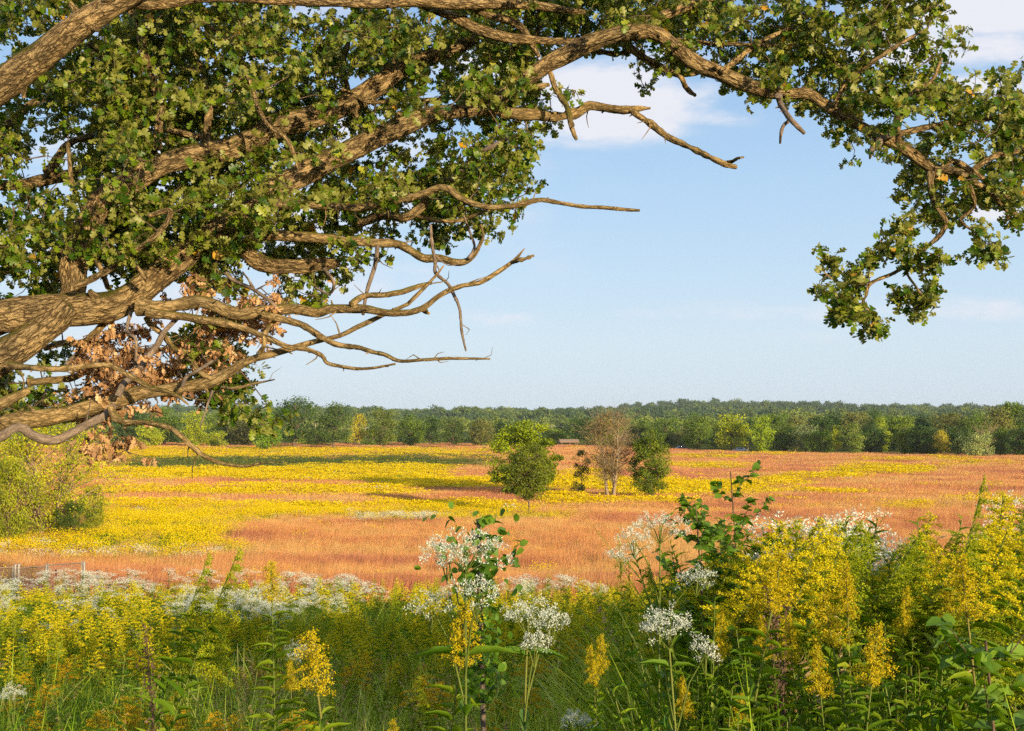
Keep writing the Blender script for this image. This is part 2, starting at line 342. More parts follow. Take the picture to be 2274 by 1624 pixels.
def limb(name, pts, d0, d1, mat='bark', seg=None, amp=.13, wob=.15):
    pts = np.array(pts, float); n = len(pts)
    s = np.concatenate([[0], np.cumsum(np.hypot(*np.diff(pts[:, :2], axis=0).T))]); t = s / s[-1]
    sd = len(LIMBS)
    if name == 'limb': pts[:, 2] *= .93
    dd = d0 + (d1 - d0) * t + wob * np.sin(t * 5 + sd) * np.sin(t * np.pi)
    X = np.array([P(a[0], a[1], d) for a, d in zip(pts, dd)]); r = pts[:, 2] / F * dd
    mb = MB(); rm = r.max()
    sg = seg or (26 if rm > .08 else 14 if rm > .03 else 8)
    step = max(.02, min(.06, rm * .5))
    C3, rr = smooth_line(X, r, step)
    # small natural kinks
    k = np.arange(len(C3)) * step
    C3 = C3 + (np.stack([vnoise(k / (.35 + rm), sd + 0 * k, 1), vnoise(k / (.35 + rm), sd + 0 * k, 2), vnoise(k / (.35 + rm), sd + 0 * k, 4)], -1) - .5) * (np.minimum(rr, .05) * (1.9 if mat != 'bark' else 1.1))[:, None] * np.clip(k / .3, 0, 1)[:, None]
    tube(mb, C3, rr, sg, amp=amp if rm > .05 else amp * 1.2, seed=sd + 1, resample=False)
    # knots and broken stubs along the wood
    if rm > .02:
        for q in range(max(1, int(s[-1] / 130))):
            i = rng.integers(3, len(C3) - 2); dirn = unit(rng.normal(size=3) + np.array([0, -.3, 0])); rr0 = rr[i]
            ln = rr0 * rng.uniform(1.2, 1.9) + .015
            tube(mb, [C3[i], C3[i] + dirn * rr0 * .9, C3[i] + dirn * ln], [rr0 * .55, rr0 * .34, rr0 * .16], 8, amp=.2, seed=q + sd, step=.02)
    if mat != 'bark' and len(C3) > 12:
        for q in range(int(s[-1] / 75)):
            i = rng.integers(4, len(C3) - 2); tt = unit(C3[min(i + 1, len(C3) - 1)] - C3[i - 1]); dv = unit(tt * .7 + rng.normal(size=3) * .75); l_ = rng.uniform(.05, .32) * (1 if rng.random() < .6 else .5)
            a_ = C3[i]; b_ = a_ + dv * l_ * .5 + rng.normal(size=3) * l_ * .08; c_ = b_ + unit(dv + rng.normal(size=3) * .5) * l_ * .5; r_ = min(rr[i] * .45, .008)
            tube(mb, [a_, b_, c_], [r_, r_ * .7, r_ * .3], 5, step=.05, amp=.15, seed=q)
    o = part(name, mb, {'bark': M_BARK, 'dead': M_DEAD, 'grey': M_GREYWOOD, 'twig': M_TWIG}[mat], oak)
    st = max(1, int(.09 / step))
    SK.append(np.concatenate([C3[::st], rr[::st, None], np.full((len(C3[::st]), 1), 1. if mat in ('bark', 'twig') else 0.)], 1))
    LIMBS.append((o, C3, rr)); return o
TR = (-470, 700)
limb('limb', [(-470, 420, 50), (-260, 330, 44), (-120, 252, 40), (-40, 208, 37), (30, 168, 35), (90, 128, 33), (167, 68, 32), (233, 26, 29), (283, 0, 26), (340, -34, 24), (430, -90, 24), (560, -170, 16)], 10.2, 10.6)
limb('limb', [(240, 22, 20), (283, 8, 16), (340, 6, 12), (420, -2, 11), (520, -5, 11), (620, 2, 11), (700, 8, 11), (760, 7, 11), (860, 8, 12), (975, 8, 14), (1120, 9, 14), (1220, 15, 11), (1300, 27, 6)], 10.5, 11.2)
limb('limb', [(930, 6, 12), (974, 25, 12), (1018, 38, 13), (1058, 60, 14), (1091, 73, 14), (1124, 83, 13), (1158, 90, 12), (1191, 94, 10), (1231, 97, 9), (1290, 92, 7), (1340, 85, 4)], 11.0, 11.5)
limb('branch', [(1010, 8, 8), (1040, 14, 7), (1078, 27, 8), (1124, 38, 9), (1151, 57, 9), (1165, 77, 8), (1185, 110, 6), (1195, 125, 4)], 11.1, 11.2)
limb('limb', [(-470, 760, 62), (-250, 735, 56), (-60, 716, 50), (0, 706, 44), (60, 700, 41), (120, 692, 38), (190, 690, 36), (250, 680, 35), (300, 651, 36), (333, 618, 33), (367, 592, 31), (400, 568, 30), (460, 524, 29), (533, 477, 28), (600, 433, 29), (666, 397, 28), (733, 353, 28), (758, 343, 27), (824, 310, 27), (891, 277, 25), (958, 253, 22), (1024, 247, 17), (1075, 247, 14), (1124, 249, 12)], 10.6, 11.5, amp=.16)
limb('dead_branch', [(1110, 248, 12), (1150, 252, 12), (1191, 253, 12), (1241, 260, 11), (1278, 257, 11), (1304, 243, 10), (1341, 242, 9), (1384, 243, 9), (1418, 240, 6), (1441, 240, 3)], 11.5, 11.7, 'dead', amp=.3)
limb('dead_branch', [(1396, 243, 6), (1406, 250, 6), (1424, 263, 7), (1458, 283, 8), (1491, 307, 7), (1515, 317, 7), (1549, 333, 6.5), (1582, 350, 6), (1609, 363, 6), (1632, 369, 4.5)], 11.65, 11.3, 'dead', amp=.25)
limb('twig', [(1608, 362, 4.5), (1624, 360, 4), (1636, 353, 3.4), (1649, 350, 2)], 11.4, 11.4, 'dead')
limb('limb', [(-470, 850, 60), (-200, 850, 56), (-60, 815, 52), (0, 790, 47), (40, 768, 43), (80, 735, 38), (120, 705, 34), (150, 675, 30)], 10.5, 10.75, amp=.18)
limb('limb', [(130, 700, 26), (160, 650, 28), (160, 600, 29), (175, 540, 28), (230, 450, 28), (310, 385, 29), (400, 345, 30), (500, 326, 29), (566, 300, 29), (633, 277, 29), (683, 264, 28), (750, 233, 26), (808, 208, 25), (851, 180, 24), (891, 153, 21), (941, 130, 20), (991, 113, 20), (1034, 97, 15), (1070, 78, 8)], 10.9, 12.3, amp=.16)
limb('limb', [(1040, 250, 12), (1080, 240, 15), (1115, 215, 17), (1158, 187, 20), (1208, 150, 22), (1258, 125, 22), (1308, 103, 22), (1358, 85, 22), (1391, 73, 22), (1434, 66, 20), (1464, 73, 18), (1491, 95, 18), (1515, 118, 18), (1549, 143, 18), (1599, 167, 18), (1649, 190, 18), (1699, 207, 16), (1749, 210, 14), (1792, 210, 13), (1832, 230, 14), (1865, 250, 13), (1899, 270, 13), (1942, 293, 13), (1982, 313, 14), (2015, 333, 14), (2049, 360, 13), (2075, 380, 12), (2092, 396, 7)], 11.4, 11.0)
limb('branch', [(2066, 385, 9), (2065, 400, 8), (2069, 430, 7), (2079, 453, 7), (2089, 467, 6), (2102, 490, 6), (2096, 512, 5.5), (2080, 532, 5), (2055, 554, 5), (2022, 584, 5), (1982, 608, 4), (1932, 631, 4), (1922, 658, 3), (1915, 674, 3), (1929, 691, 2)], 11.0, 10.6)
limb('twig', [(1932, 631, 3), (1882, 631, 2), (1849, 621, 2), (1825, 601, 1.5)], 10.6, 10.5)
limb('twig', [(1915, 674, 2.5), (1875, 684, 2), (1849, 698, 1.5)], 10.6, 10.6)
limb('twig', [(2015, 590, 3), (2015, 611, 3), (2035, 641, 2.5), (2048, 668, 2), (2025, 688, 1.5)], 10.7, 10.6)
limb('branch', [(2089, 375, 8), (2115, 357, 7), (2149, 373, 7), (2178, 393, 6), (2209, 420, 5), (2249, 450, 3)], 11.1, 11.4)
limb('branch', [(2075, 378, 9), (2110, 380, 9), (2139, 387, 8), (2169, 407, 7), (2202, 430, 6), (2225, 457, 3)], 11.0, 11.2)
limb('branch', [(2115, 383, 7), (2139, 397, 7), (2155, 420, 6), (2165, 453, 4), (2149, 473, 4), (2132, 490, 4), (2165, 517, 2), (2185, 540, 2)], 11.1, 11.0)
limb('branch', [(2150, 385, 7), (2200, 352, 7), (2280, 330, 7), (2400, 340, 5)], 11.1, 11.6)
limb('dead_branch', [(1975, 300, 8), (1958, 310, 8), (1943, 326, 8), (1937, 340, 5), (1932, 352, 2)], 10.9, 10.8, 'grey')
limb('dead_branch', [(1728, 212, 9), (1732, 230, 7), (1745, 253, 7), (1762, 273, 6), (1784, 297, 4)], 11.0, 10.9, 'grey')
limb('twig', [(1752, 268, 4), (1740, 280, 4), (1735, 297, 4), (1733, 318, 2.5)], 10.95, 10.9, 'grey')
limb('branch', [(1372, 88, 10), (1392, 104, 9), (1424, 123, 9), (1458, 140, 9), (1491, 163, 8), (1515, 168, 8), (1540, 166, 6), (1562, 158, 4)], 11.5, 12.0)
limb('dead_branch', [(1498, 163, 6), (1514, 176, 6), (1520, 193, 6), (1539, 210, 4)], 11.8, 11.6, 'dead')
limb('branch', [(1300, 104, 8), (1331, 117, 7), (1364, 123, 6), (1395, 117, 5)], 11.8, 12.2)
limb('dead_branch', [(1218, 155, 6), (1224, 170, 6), (1238, 207, 6.5), (1258, 237, 6.5), (1268, 267, 6), (1274, 293, 6), (1282, 312, 4)], 11.3, 10.9, 'dead', amp=.25)
limb('dead_branch', [(1140, 196, 8), (1170, 198, 7), (1195, 193, 7), (1218, 189, 5)], 11.4, 11.2, 'dead', amp=.35)
limb('dead_branch', [(600, 452, 11), (680, 456, 9), (758, 457, 9), (824, 456, 8), (891, 446, 8), (938, 436, 8), (984, 423, 8), (1024, 446, 7), (1074, 462, 6.5), (1124, 460, 6), (1158, 453, 6), (1194, 444, 5.5), (1234, 448, 5), (1291, 456, 4.5), (1341, 460, 4), (1384, 465, 4), (1421, 468, 3)], 11.2, 10.4, 'dead')
limb('branch', [(948, 436, 9), (938, 456, 10), (918, 473, 10), (895, 485, 10), (860, 480, 9), (800, 500, 9)], 11.0, 11.6)
limb('dead_branch', [(905, 476, 7), (931, 482, 6), (974, 490, 5), (1024, 490, 4.5), (1058, 480, 4), (1084, 467, 4)], 11.3, 11.0, 'dead')
limb('dead_branch', [(560, 512, 15), (640, 527, 13), (700, 530, 12), (780, 537, 10), (830, 541, 10), (874, 544, 9), (907, 558, 9), (944, 571, 9), (984, 569, 9), (1018, 581, 8), (1041, 579, 7), (1058, 564, 5), (1068, 544, 4), (1075, 525, 3), (1068, 500, 2.5)], 11.2, 10.9, 'dead')
limb('twig', [(1040, 575, 5), (1050, 560, 4), (1054, 545, 3), (1046, 520, 3), (1030, 477, 2)], 10.9, 11.0, 'grey')
limb('dead_branch', [(310, 680, 22), (345, 686, 16), (383, 684, 14), (433, 674, 14), (477, 678, 14), (533, 688, 14), (600, 688, 12.5), (650, 694, 12), (700, 699, 11), (727, 684, 10), (757, 678, 9.5), (791, 676, 10), (808, 678, 9.5), (858, 691, 8.5), (908, 691, 7.5), (944, 678, 7), (964, 664, 6), (991, 648, 6), (1031, 634, 5), (1064, 629, 5), (1098, 611, 5), (1141, 581, 4), (1158, 561, 2), (1165, 552, 1)], 10.7, 10.2, 'dead')
limb('dead_branch', [(780, 676, 8), (808, 658, 6.5), (858, 649, 6), (898, 643, 6), (941, 634, 5), (960, 629, 4)], 10.4, 10.6, 'dead')
limb('twig', [(1138, 583, 4), (1152, 578, 4.5), (1165, 576, 4.5), (1184, 567, 3)], 10.2, 10.2, 'dead', amp=.4)
limb('twig', [(934, 684, 6), (945, 692, 5.5), (952, 696, 4)], 10.3, 10.2, 'dead', amp=.3)
limb('dead_branch', [(330, 694, 13), (383, 701, 9.5), (433, 711, 10), (483, 718, 10), (525, 727, 7.5), (550, 734, 6.5), (600, 751, 6), (643, 768, 6), (683, 774, 5), (717, 788, 5), (727, 804, 4), (757, 813, 4), (790, 819, 4), (824, 818, 3), (878, 809, 2)], 10.6, 9.9, 'dead')
limb('limb', [(-470, 960, 34), (-260, 965, 26), (-100, 950, 22), (-20, 938, 20), (67, 934, 21), (133, 924, 20), (200, 904, 19), (260, 888, 18), (300, 876, 17), (350, 874, 15), (400, 868, 15), (450, 851, 14.5), (477, 834, 14), (507, 814, 12.5), (550, 794, 10), (600, 781, 9), (650, 768, 7.5), (700, 754, 6.5), (757, 741, 6), (791, 724, 6), (824, 708, 5.5), (850, 696, 5), (874, 684, 5), (904, 671, 5), (924, 651, 5), (948, 628, 4), (968, 608, 3), (984, 589, 2)], 10.2, 10.6, 'dead', seg=22)
limb('dead_branch', [(585, 700, 9), (610, 704, 8), (633, 711, 8), (667, 728, 8), (700, 748, 7), (733, 764, 6.5), (758, 768, 6), (791, 771, 5.5), (824, 778, 5), (858, 784, 5), (891, 801, 4), (941, 801, 3.5), (991, 798, 3.5), (1038, 798, 3), (1088, 798, 2)], 10.5, 9.8, 'dead')
limb('twig', [(618, 706, 4), (600, 722, 4), (590, 741, 6), (590, 762, 5), (580, 782, 5)], 10.5, 10.4, 'dead')
limb('dead_branch', [(-300, 985, 14), (-120, 990, 12), (0, 978, 11), (33, 962, 10), (57, 958, 10), (83, 972, 11), (123, 976, 11), (160, 960, 10), (200, 938, 10), (233, 922, 9), (255, 898, 8)], 9.9, 10.2, 'grey')
limb('dead_branch', [(245, 905, 9), (255, 925, 8.5), (283, 938, 7), (333, 941, 6), (377, 951, 6), (400, 968, 6), (433, 994, 6), (467, 1014, 5.3), (507, 1028, 4.5), (550, 1034, 3.4), (583, 1028, 2.2), (630, 1026, 1)], 10.1, 9.4, 'dead')
limb('dead_branch', [(20, 812, 9), (77, 818, 6.5), (133, 821, 7), (183, 814, 6.5), (240, 811, 6.5), (277, 828, 6), (307, 844, 6), (333, 861, 5), (367, 871, 5), (393, 881, 4), (417, 898, 2)], 10.3, 9.8, 'dead')
limb('dead_branch', [(262, 880, 9), (272, 855, 8), (290, 831, 8), (317, 794, 8), (343, 768, 7), (363, 738, 6), (390, 711, 5)], 10.3, 10.6, 'grey')
limb('dead_branch', [(325, 705, 7), (333, 721, 6), (367, 748, 6), (400, 781, 6), (430, 801, 6), (447, 824, 6), (470, 840, 6)], 10.8, 10.5, 'dead')
limb('twig', [(405, 858, 4), (415, 838, 4), (440, 825, 4), (467, 808, 4), (483, 798, 3)], 10.3, 10.6, 'grey')
limb('twig', [(290, 695, 4.5), (283, 738, 4), (300, 758, 4), (300, 824, 3)], 10.8, 10.6, 'grey')
limb('branch', [(250, 705, 10), (230, 721, 8), (213, 740, 9), (187, 758, 8), (143, 764, 7), (100, 770, 6)], 11.0, 11.6, 'dead')
limb('branch', [(150, 810, 8), (167, 794, 7.5), (187, 774, 7), (227, 754, 6), (277, 741, 5), (327, 734, 4)], 11.3, 11.8, 'grey')
limb('branch', [(60, 850, 9), (113, 841, 8), (167, 834, 8), (207, 821, 7), (267, 804, 7), (300, 781, 6), (367, 774, 4)], 11.2, 11.9, 'dead')
limb('branch', [(-200, 960, 16), (-60, 925, 14), (0, 900, 13), (33, 882, 12), (66, 862, 7)], 9.9, 10.0, 'dead')
limb('twig', [(500, 606, 4.5), (520, 624, 4.5), (567, 648, 4), (607, 674, 4), (620, 690, 4)], 10.9, 10.6, 'grey')
limb('twig', [(565, 646, 4), (552, 622, 2.6), (540, 604, 2)], 10.8, 10.9, 'grey')
limb('twig', [(565, 646, 2.4), (590, 632, 1.6), (610, 618, 1)], 10.8, 10.8, 'grey')
limb('twig', [(493, 861, 4.5), (520, 863, 4), (547, 858, 3), (580, 851, 2.4), (610, 844, 1.5)], 10.2, 10.0, 'dead')
limb('twig', [(472, 868, 3.5), (460, 901, 2.4), (445, 949, 1.5)], 10.3, 10.2, 'grey')
limb('twig', [(838, 545, 5), (836, 570, 5), (831, 591, 5), (814, 641, 4.4), (808, 698, 3.5)], 10.9, 10.8, 'grey')
limb('twig', [(956, 500, 3), (958, 541, 4), (964, 581, 4), (964, 604, 4), (991, 628, 4), (1004, 651, 4), (1018, 684, 3.5), (1024, 734, 3), (1034, 779, 2)], 10.6, 10.5, 'grey')
limb('dead_branch', [(1000, 400, 6), (1038, 367, 6), (1058, 347, 6), (1091, 327, 5), (1131, 307, 4), (1164, 297, 3)], 11.2, 11.0, 'grey')
limb('branch', [(540, 560, 16), (590, 588, 17), (640, 591, 18), (683, 591, 19), (727, 589, 17), (755, 586, 9)], 11.4, 11.5, amp=.3)
limb('twig', [(720, 598, 4), (740, 628, 4), (730, 655, 3), (700, 640, 2)], 11.3, 11.2, 'grey')
for pts, a, b in [([(288, 10, 8), (310, 67, 8.5), (323, 117, 9), (330, 160, 9.5), (343, 200, 9.5), (357, 240, 9.5), (353, 283, 10), (350, 330, 12)], 11.6, 11.4),
                  ([(370, -20, 5), (397, 67, 5), (427, 117, 6), (450, 160, 6), (460, 200, 7), (467, 240, 8), (463, 277, 9), (460, 325, 10)], 12.0, 11.5),
                  ([(433, 40, 4), (500, 83, 4), (533, 127, 4.5), (547, 167, 5), (563, 207, 5.5), (573, 240, 5.5), (593, 277, 5), (633, 307, 5), (650, 337, 5), (668, 380, 5)], 11.3, 10.8),
                  ([(197, 97, 4.5), (227, 123, 4.5), (267, 140, 4.5), (318, 152, 4.5)], 11.1, 11.4),
                  ([(215, 120, 5), (233, 143, 5), (257, 187, 5), (283, 220, 6), (300, 260, 7), (320, 293, 7), (345, 340, 8)], 11.8, 11.5),
                  ([(150, 320, 5), (153, 340, 5), (160, 400, 5), (173, 443, 5), (185, 480, 5)], 11.2, 11.3),
                  ([(-120, 330, 10), (17, 273, 9), (67, 233, 9), (117, 213, 9), (170, 190, 7)], 12.0, 12.4),
                  ([(105, 385, 12), (133, 347, 10), (167, 317, 8), (220, 300, 6)], 12.6, 12.8),
                  ([(-60, 420, 12), (40, 405, 13), (113, 393, 14), (167, 383, 11), (217, 377, 8), (280, 360, 6)], 12.4, 12.9),
                  ([(-100, 480, 6), (0, 395, 4.5), (40, 400, 4), (70, 412, 3)], 11.8, 12.2),
                  ([(420, 305, 5), (403, 300, 5), (375, 290, 6), (450, 308, 7)], 11.5, 11.5),
                  ([(330, 480, 6), (380, 470, 6), (350, 520, 6), (240, 600, 7), (165, 640, 8)], 10.5, 10.6),
                  ([(265, 560, 4), (300, 590, 5), (330, 625, 6)], 10.4, 10.6),
                  ([(1435, 60, 12), (1500, 20, 10), (1620, -20, 8), (1760, -30, 6)], 11.4, 12.0),
                  ([(1600, 160, 7), (1680, 100, 7), (1760, 60, 5), (1830, 0, 4)], 11.1, 11.5),
                  ([(1500, 90, 6), (1600, 95, 5), (1700, 100, 4), (1800, 98, 3)], 11.2, 11.4),
                  ([(1850, 235, 6), (1885, 180, 6), (1950, 130, 5), (2010, 90, 4), (2060, 62, 2)], 11.1, 11.0),
                  ([(1995, 316, 7), (1995, 240, 6), (2030, 205, 5), (2070, 180, 4), (2090, 130, 3)], 10.9, 10.8),
                  ([(1970, 305, 8), (2060, 280, 7), (2160, 270, 6), (2273, 250, 6), (2340, 240, 5)], 11.1, 11.6),
                  ([(2200, 430, 5), (2240, 470, 4), (2300, 480, 3)], 11.2, 11.3),
                  ([(1180, 95, 6), (1200, 60, 5), (1195, 20, 4)], 11.5, 11.8),
                  ([(860, 180, 6), (880, 120, 5), (850, 60, 4), (840, 20, 3)], 12.0, 12.2),
                  ([(780, 220, 6), (760, 150, 6), (770, 80, 5), (730, 30, 3)], 12.1, 12.4),
                  ([(760, 200, 5), (820, 225, 5), (900, 222, 5), (980, 222, 4)], 11.9, 11.8),
                  ([(240, 640, 6), (220, 590, 6), (200, 560, 7), (175, 530, 8)], 11.2, 11.2)]:
    limb('branch', pts, a, b)
# trunk, standing outside the left edge of the view
tb = P(-520, 700, 10.4); gz = float(ground_z(tb[0], tb[1]))
mb = MB(); tube(mb, [(tb[0] - .1, tb[1], gz - .3), (tb[0] - .05, tb[1], gz + .25), (tb[0], tb[1], gz + 1.2), (tb[0] + .05, tb[1], .3), (tb[0] + .1, tb[1] - .05, 1.4), (tb[0] - .1, tb[1], 3.2), (tb[0] - .1, tb[1] + .1, 6.)], [.85, .62, .48, .46, .44, .34, .2], 36, step=.08, amp=.12, seed=77)
part('trunk', mb, M_BARK, oak)

# foliage: how thickly leaves stand in each 50-step cell of the crown, (x0, x1, density) per row of height
ROWS = {-2: '-100,2300,5', -1: '-100,620,7;620,760,2;760,2130,7',
0: '-60,150,7;150,280,3;280,600,8;600,650,6;650,750,1.2;750,850,6;850,1300,6;1300,1550,9;1550,2060,8;2060,2118,6',
1: '-60,50,8;50,150,7;150,250,3;250,600,9;600,650,7;650,700,5;700,750,6;750,1200,8;1200,1300,7;1300,1450,4;1450,1950,8;1950,2000,5;2000,2060,3;2095,2150,5',
2: '-60,150,6;150,560,9;560,650,5;650,1000,8;1000,1060,2.5;1060,1200,8;1200,1300,2;1300,1450,2;1450,1600,4;1600,2060,8;2060,2145,7',
3: '-60,50,6;50,150,5;150,600,9;600,750,7;750,950,5;950,1060,4;1060,1180,8;1180,1230,2;1255,1315,5;1435,1500,4;1500,1600,2;1600,1690,6;1690,2110,8;2110,2135,4;2135,2200,5;2200,2300,4',
4: '-60,150,6;150,600,8;600,750,7;750,900,4;900,1100,7;1130,1210,6;1440,1490,2;1685,1730,5;1750,1850,5;1850,2110,8;2110,2300,8',
5: '-60,50,6;50,150,4;150,600,8;600,700,4;700,800,6;800,850,5;850,950,2;950,1120,3;1130,1211,6;1685,1730,5;1845,1930,6;1930,2300,9',
6: '-60,100,5;100,150,4;150,250,6;250,400,8;400,550,3;550,700,8;700,750,5;750,850,2;860,930,3;930,1165,6;1860,1900,2;1900,1990,5;1990,2300,9',
7: '-60,150,5;150,250,6;250,550,9;550,650,7;650,760,3;760,850,5;850,950,6;950,1170,8;1975,2050,7;2050,2300,8',
8: '-60,250,6;250,550,9;550,700,6;700,900,7;900,1175,7.5;1975,2100,8;2100,2200,4;2210,2300,7',
9: '-60,150,5;150,600,9;600,700,7;700,850,7;850,950,2.5;950,1155,6;1990,2060,4;2060,2130,8;2235,2300,6',
10: '-60,150,7;150,600,8;600,680,5;680,750,7;750,850,5;900,980,3;980,1090,3.5;1105,1130,1.5;1990,2020,4;2060,2120,7;2160,2215,6',
11: '-60,150,8;150,200,3;200,280,5;280,420,7;420,640,8;640,760,5;760,850,4;870,900,1.5',
12: '-60,150,6;150,250,3;280,400,2;400,480,6;480,540,4;620,720,5;720,770,3',
13: '0,100,1.5;460,540,3;640,690,3',
14: '110,150,3;385,440,5;440,550,3',
15: '90,165,6;385,480,7;480,550,4', 16: '100,150,3;410,500,5;500,580,4', 17: '-40,135,7;490,560,5;560,600,4', 18: '530,560,2;565,610,5'}
BROWN = {11: '400,440,3', 12: '185,220,6;375,480,6;525,560,4', 13: '365,440,5;520,590,6;590,640,5', 14: '170,260,6;260,330,5;440,600,7', 15: '180,400,7;400,560,5',
16: '200,400,8;430,470,4', 17: '140,220,5;220,400,4.5;425,475,5', 18: '265,280,3;372,396,3;300,330,3', 19: '205,258,6;300,338,3'}
def spray_sites(rows, k, dfun):
    out = []
    for r, s in rows.items():
        for run in s.split(';'):
            x0, x1, de = map(float, run.split(',')); n = rng.poisson((x1 - x0) / 50 * de * k * (.82 if x0 > 1400 else 1))
            x = rng.uniform(x0, x1, n); y = r * 50 + rng.uniform(0, 50, n)
            keep = vnoise(x / 42 + 11, y / 42 + 5, 8) < .25 + de * np.where(x > 1400, .052, .066)
            for a, b in zip(x[keep], y[keep]): out.append((a, b, dfun(a, b, de)))
    return out
LX = np.concatenate([np.array(proj(c)).T[::3] for o, c, r in LIMBS if r.max() > .04]); 
LR = np.concatenate([(r / c[:, 1] * F)[::3] for o, c, r in LIMBS if r.max() > .04]); LDp = np.concatenate([c[::3, 1] for o, c, r in LIMBS if r.max() > .04])
def leaf_depth(x, y, de):
    d = 11.5 + (rng.normal() * .55 + (rng.random() < .5) * rng.uniform(0, 2.4) if x < 1250 else rng.normal() * .42 + rng.uniform(0, .9)) + (0 if x < 1300 else -.35)
    d = max(d, 9.9)
    q = np.hypot(LX[:, 0] - x, LX[:, 1] - y); i = int(np.argmin(q - LR))
    hidden = (60 < x < 620 and 335 < y < 590) or (x < 420 and y < 330 and rng.random() < .35) or (10 < x < 150 and 40 < y < 140 and rng.random() < .7) or (x > 2080 and y > 380) or (940 < x < 1140 and 130 < y < 235) or (1880 < x < 1960) or (rng.random() < .12)
    if q[i] < LR[i] + 34 and not hidden and d < LDp[i] + .42: d = LDp[i] + rng.uniform(.4, 1.4)
    return d
def make_foliage(sites, spread, name, mat, leaf_len, per, tips, twigname, withered=False):
    tipsP, tipsD = [], []
    for x, y, d in sites:
        c = P(x, y, d); out = unit(rng.normal(size=3) * np.array([1, .8, .6]) + np.array([.15, -.25, .1]))
        for q in range(tips):
            tipsP.append(c + rng.normal(size=3) * (spread * (.42 if x > 1760 and y > 440 else .9)) * np.array([1, 1, .75])); tipsD.append(unit(out + rng.normal(size=3) * .6))
    T = np.array(tipsP); D = np.array(tipsD)
    sk = np.concatenate(SK)[:, :3]
    # grow the twigs: nearest tips first, each joined to the closest wood or earlier tip
    dist = np.array([np.min(((sk - t) ** 2).sum(1)) for t in T]) ** .5
    order = np.argsort(dist); nodes = list(sk); rr = [0.006] * len(sk)
    A = np.zeros((len(sk) + len(T), 3)); A[:len(sk)] = sk; m = len(sk)
    tw = MB()
    for i in order:
        t = T[i]; q = ((A[:m] - t) ** 2).sum(1); j = int(np.argmin(q)); L0 = math.sqrt(q[j])
        if L0 < 1.4 and L0 > .02:
            a = A[j]; mid = (a + t) / 2 + rng.normal(size=3) * L0 * .10 + np.array([0, 0, -.06 * L0])
            r0 = .0035 + .004 * min(L0, 1)
            if j < len(sk): D[i] = unit(D[i] + unit(t - a) * .9)
            tube(tw, [a, mid, t], [r0 * 1.5, r0, .0022], 4, step=.12 if L0 > .3 else .3, rnd=.5, seed=i % 50, cap=False)
        A[m] = t; m += 1
    part(twigname, tw, M_TWIG, oak)
    n = len(T) * per
    ti = np.repeat(np.arange(len(T)), per)
    base = T[ti] - D[ti] * rng.uniform(0, .09, (n, 1)) + rng.normal(size=(n, 3)) * .006
    ax = unit(D[ti] * rng.uniform(.1, 1.1, (n, 1)) + unit(rng.normal(size=(n, 3))) * 1.0 + np.array([0, 0, -.28 if not withered else -1.3]))
    nm = unit(rng.normal(size=(n, 3)) * 1.0 + np.array([.10, .1, .6]))
    ln = leaf_len * rng.uniform(.65, 1.2, n); pr = rng.random(len(T))[ti]
    rnd = np.clip(rng.normal(.42, .2, n) + (pr - .5) * .25, 0, .94); rnd = np.where(rng.random(n) < .012, 1., rnd)
    mb = MB(); wd = ln * rng.uniform(.68, 1.0, n) * (1. if not withered else .75)
    scatter(mb, OAK[0], OAK[1], base + ax * .012, ax, nm, ln, wd, rnd, droop=rng.uniform(-.25, .5 if not withered else 1.1, n))
    part(name, mb, mat, oak); return n
HANG = [(1830, 590), (1822, 610), (1855, 575), (1840, 622), (1865, 600), (1885, 603), (1905, 590), (1932, 570), (1945, 585), (1955, 558), (1975, 575), (1990, 556), (2010, 552), (2030, 572), (2050, 558), (2070, 572), (2080, 590), (1990, 592), (2060, 600), (1900, 620), (1872, 640), (1848, 655), (1860, 685), (1880, 702), (1902, 680), (1852, 705), (1868, 668), (1890, 650),
        (2003, 622), (2030, 640), (2052, 660), (2012, 670), (2030, 690), (2058, 640), (1998, 650), (2040, 675), (1940, 708), (1928, 700), (1950, 722), (1938, 730), (1962, 604), (1915, 640), (2180, 515), (2195, 535), (2175, 545), (2205, 555), (2190, 560), (1995, 490), (2008, 505)]
nl = make_foliage(spray_sites(ROWS, FOL_K, leaf_depth) + [(a + rng.normal() * 3, b + rng.normal() * 3, 10.6 + rng.normal() * .12) for a, b in HANG if rng.random() < .8], .11, 'foliage', M_OAKLEAF, .096, 8, 4, 'twigs')
nb = make_foliage(spray_sites(BROWN, .75, lambda x, y, de: 11.3 + rng.normal() * .4 if y < 900 else 10.2 + rng.normal() * .1), .10, 'withered_leaves', M_BROWNLEAF, .072, 9, 4, 'withered_twigs', True)
print('oak leaves', nl, nb)
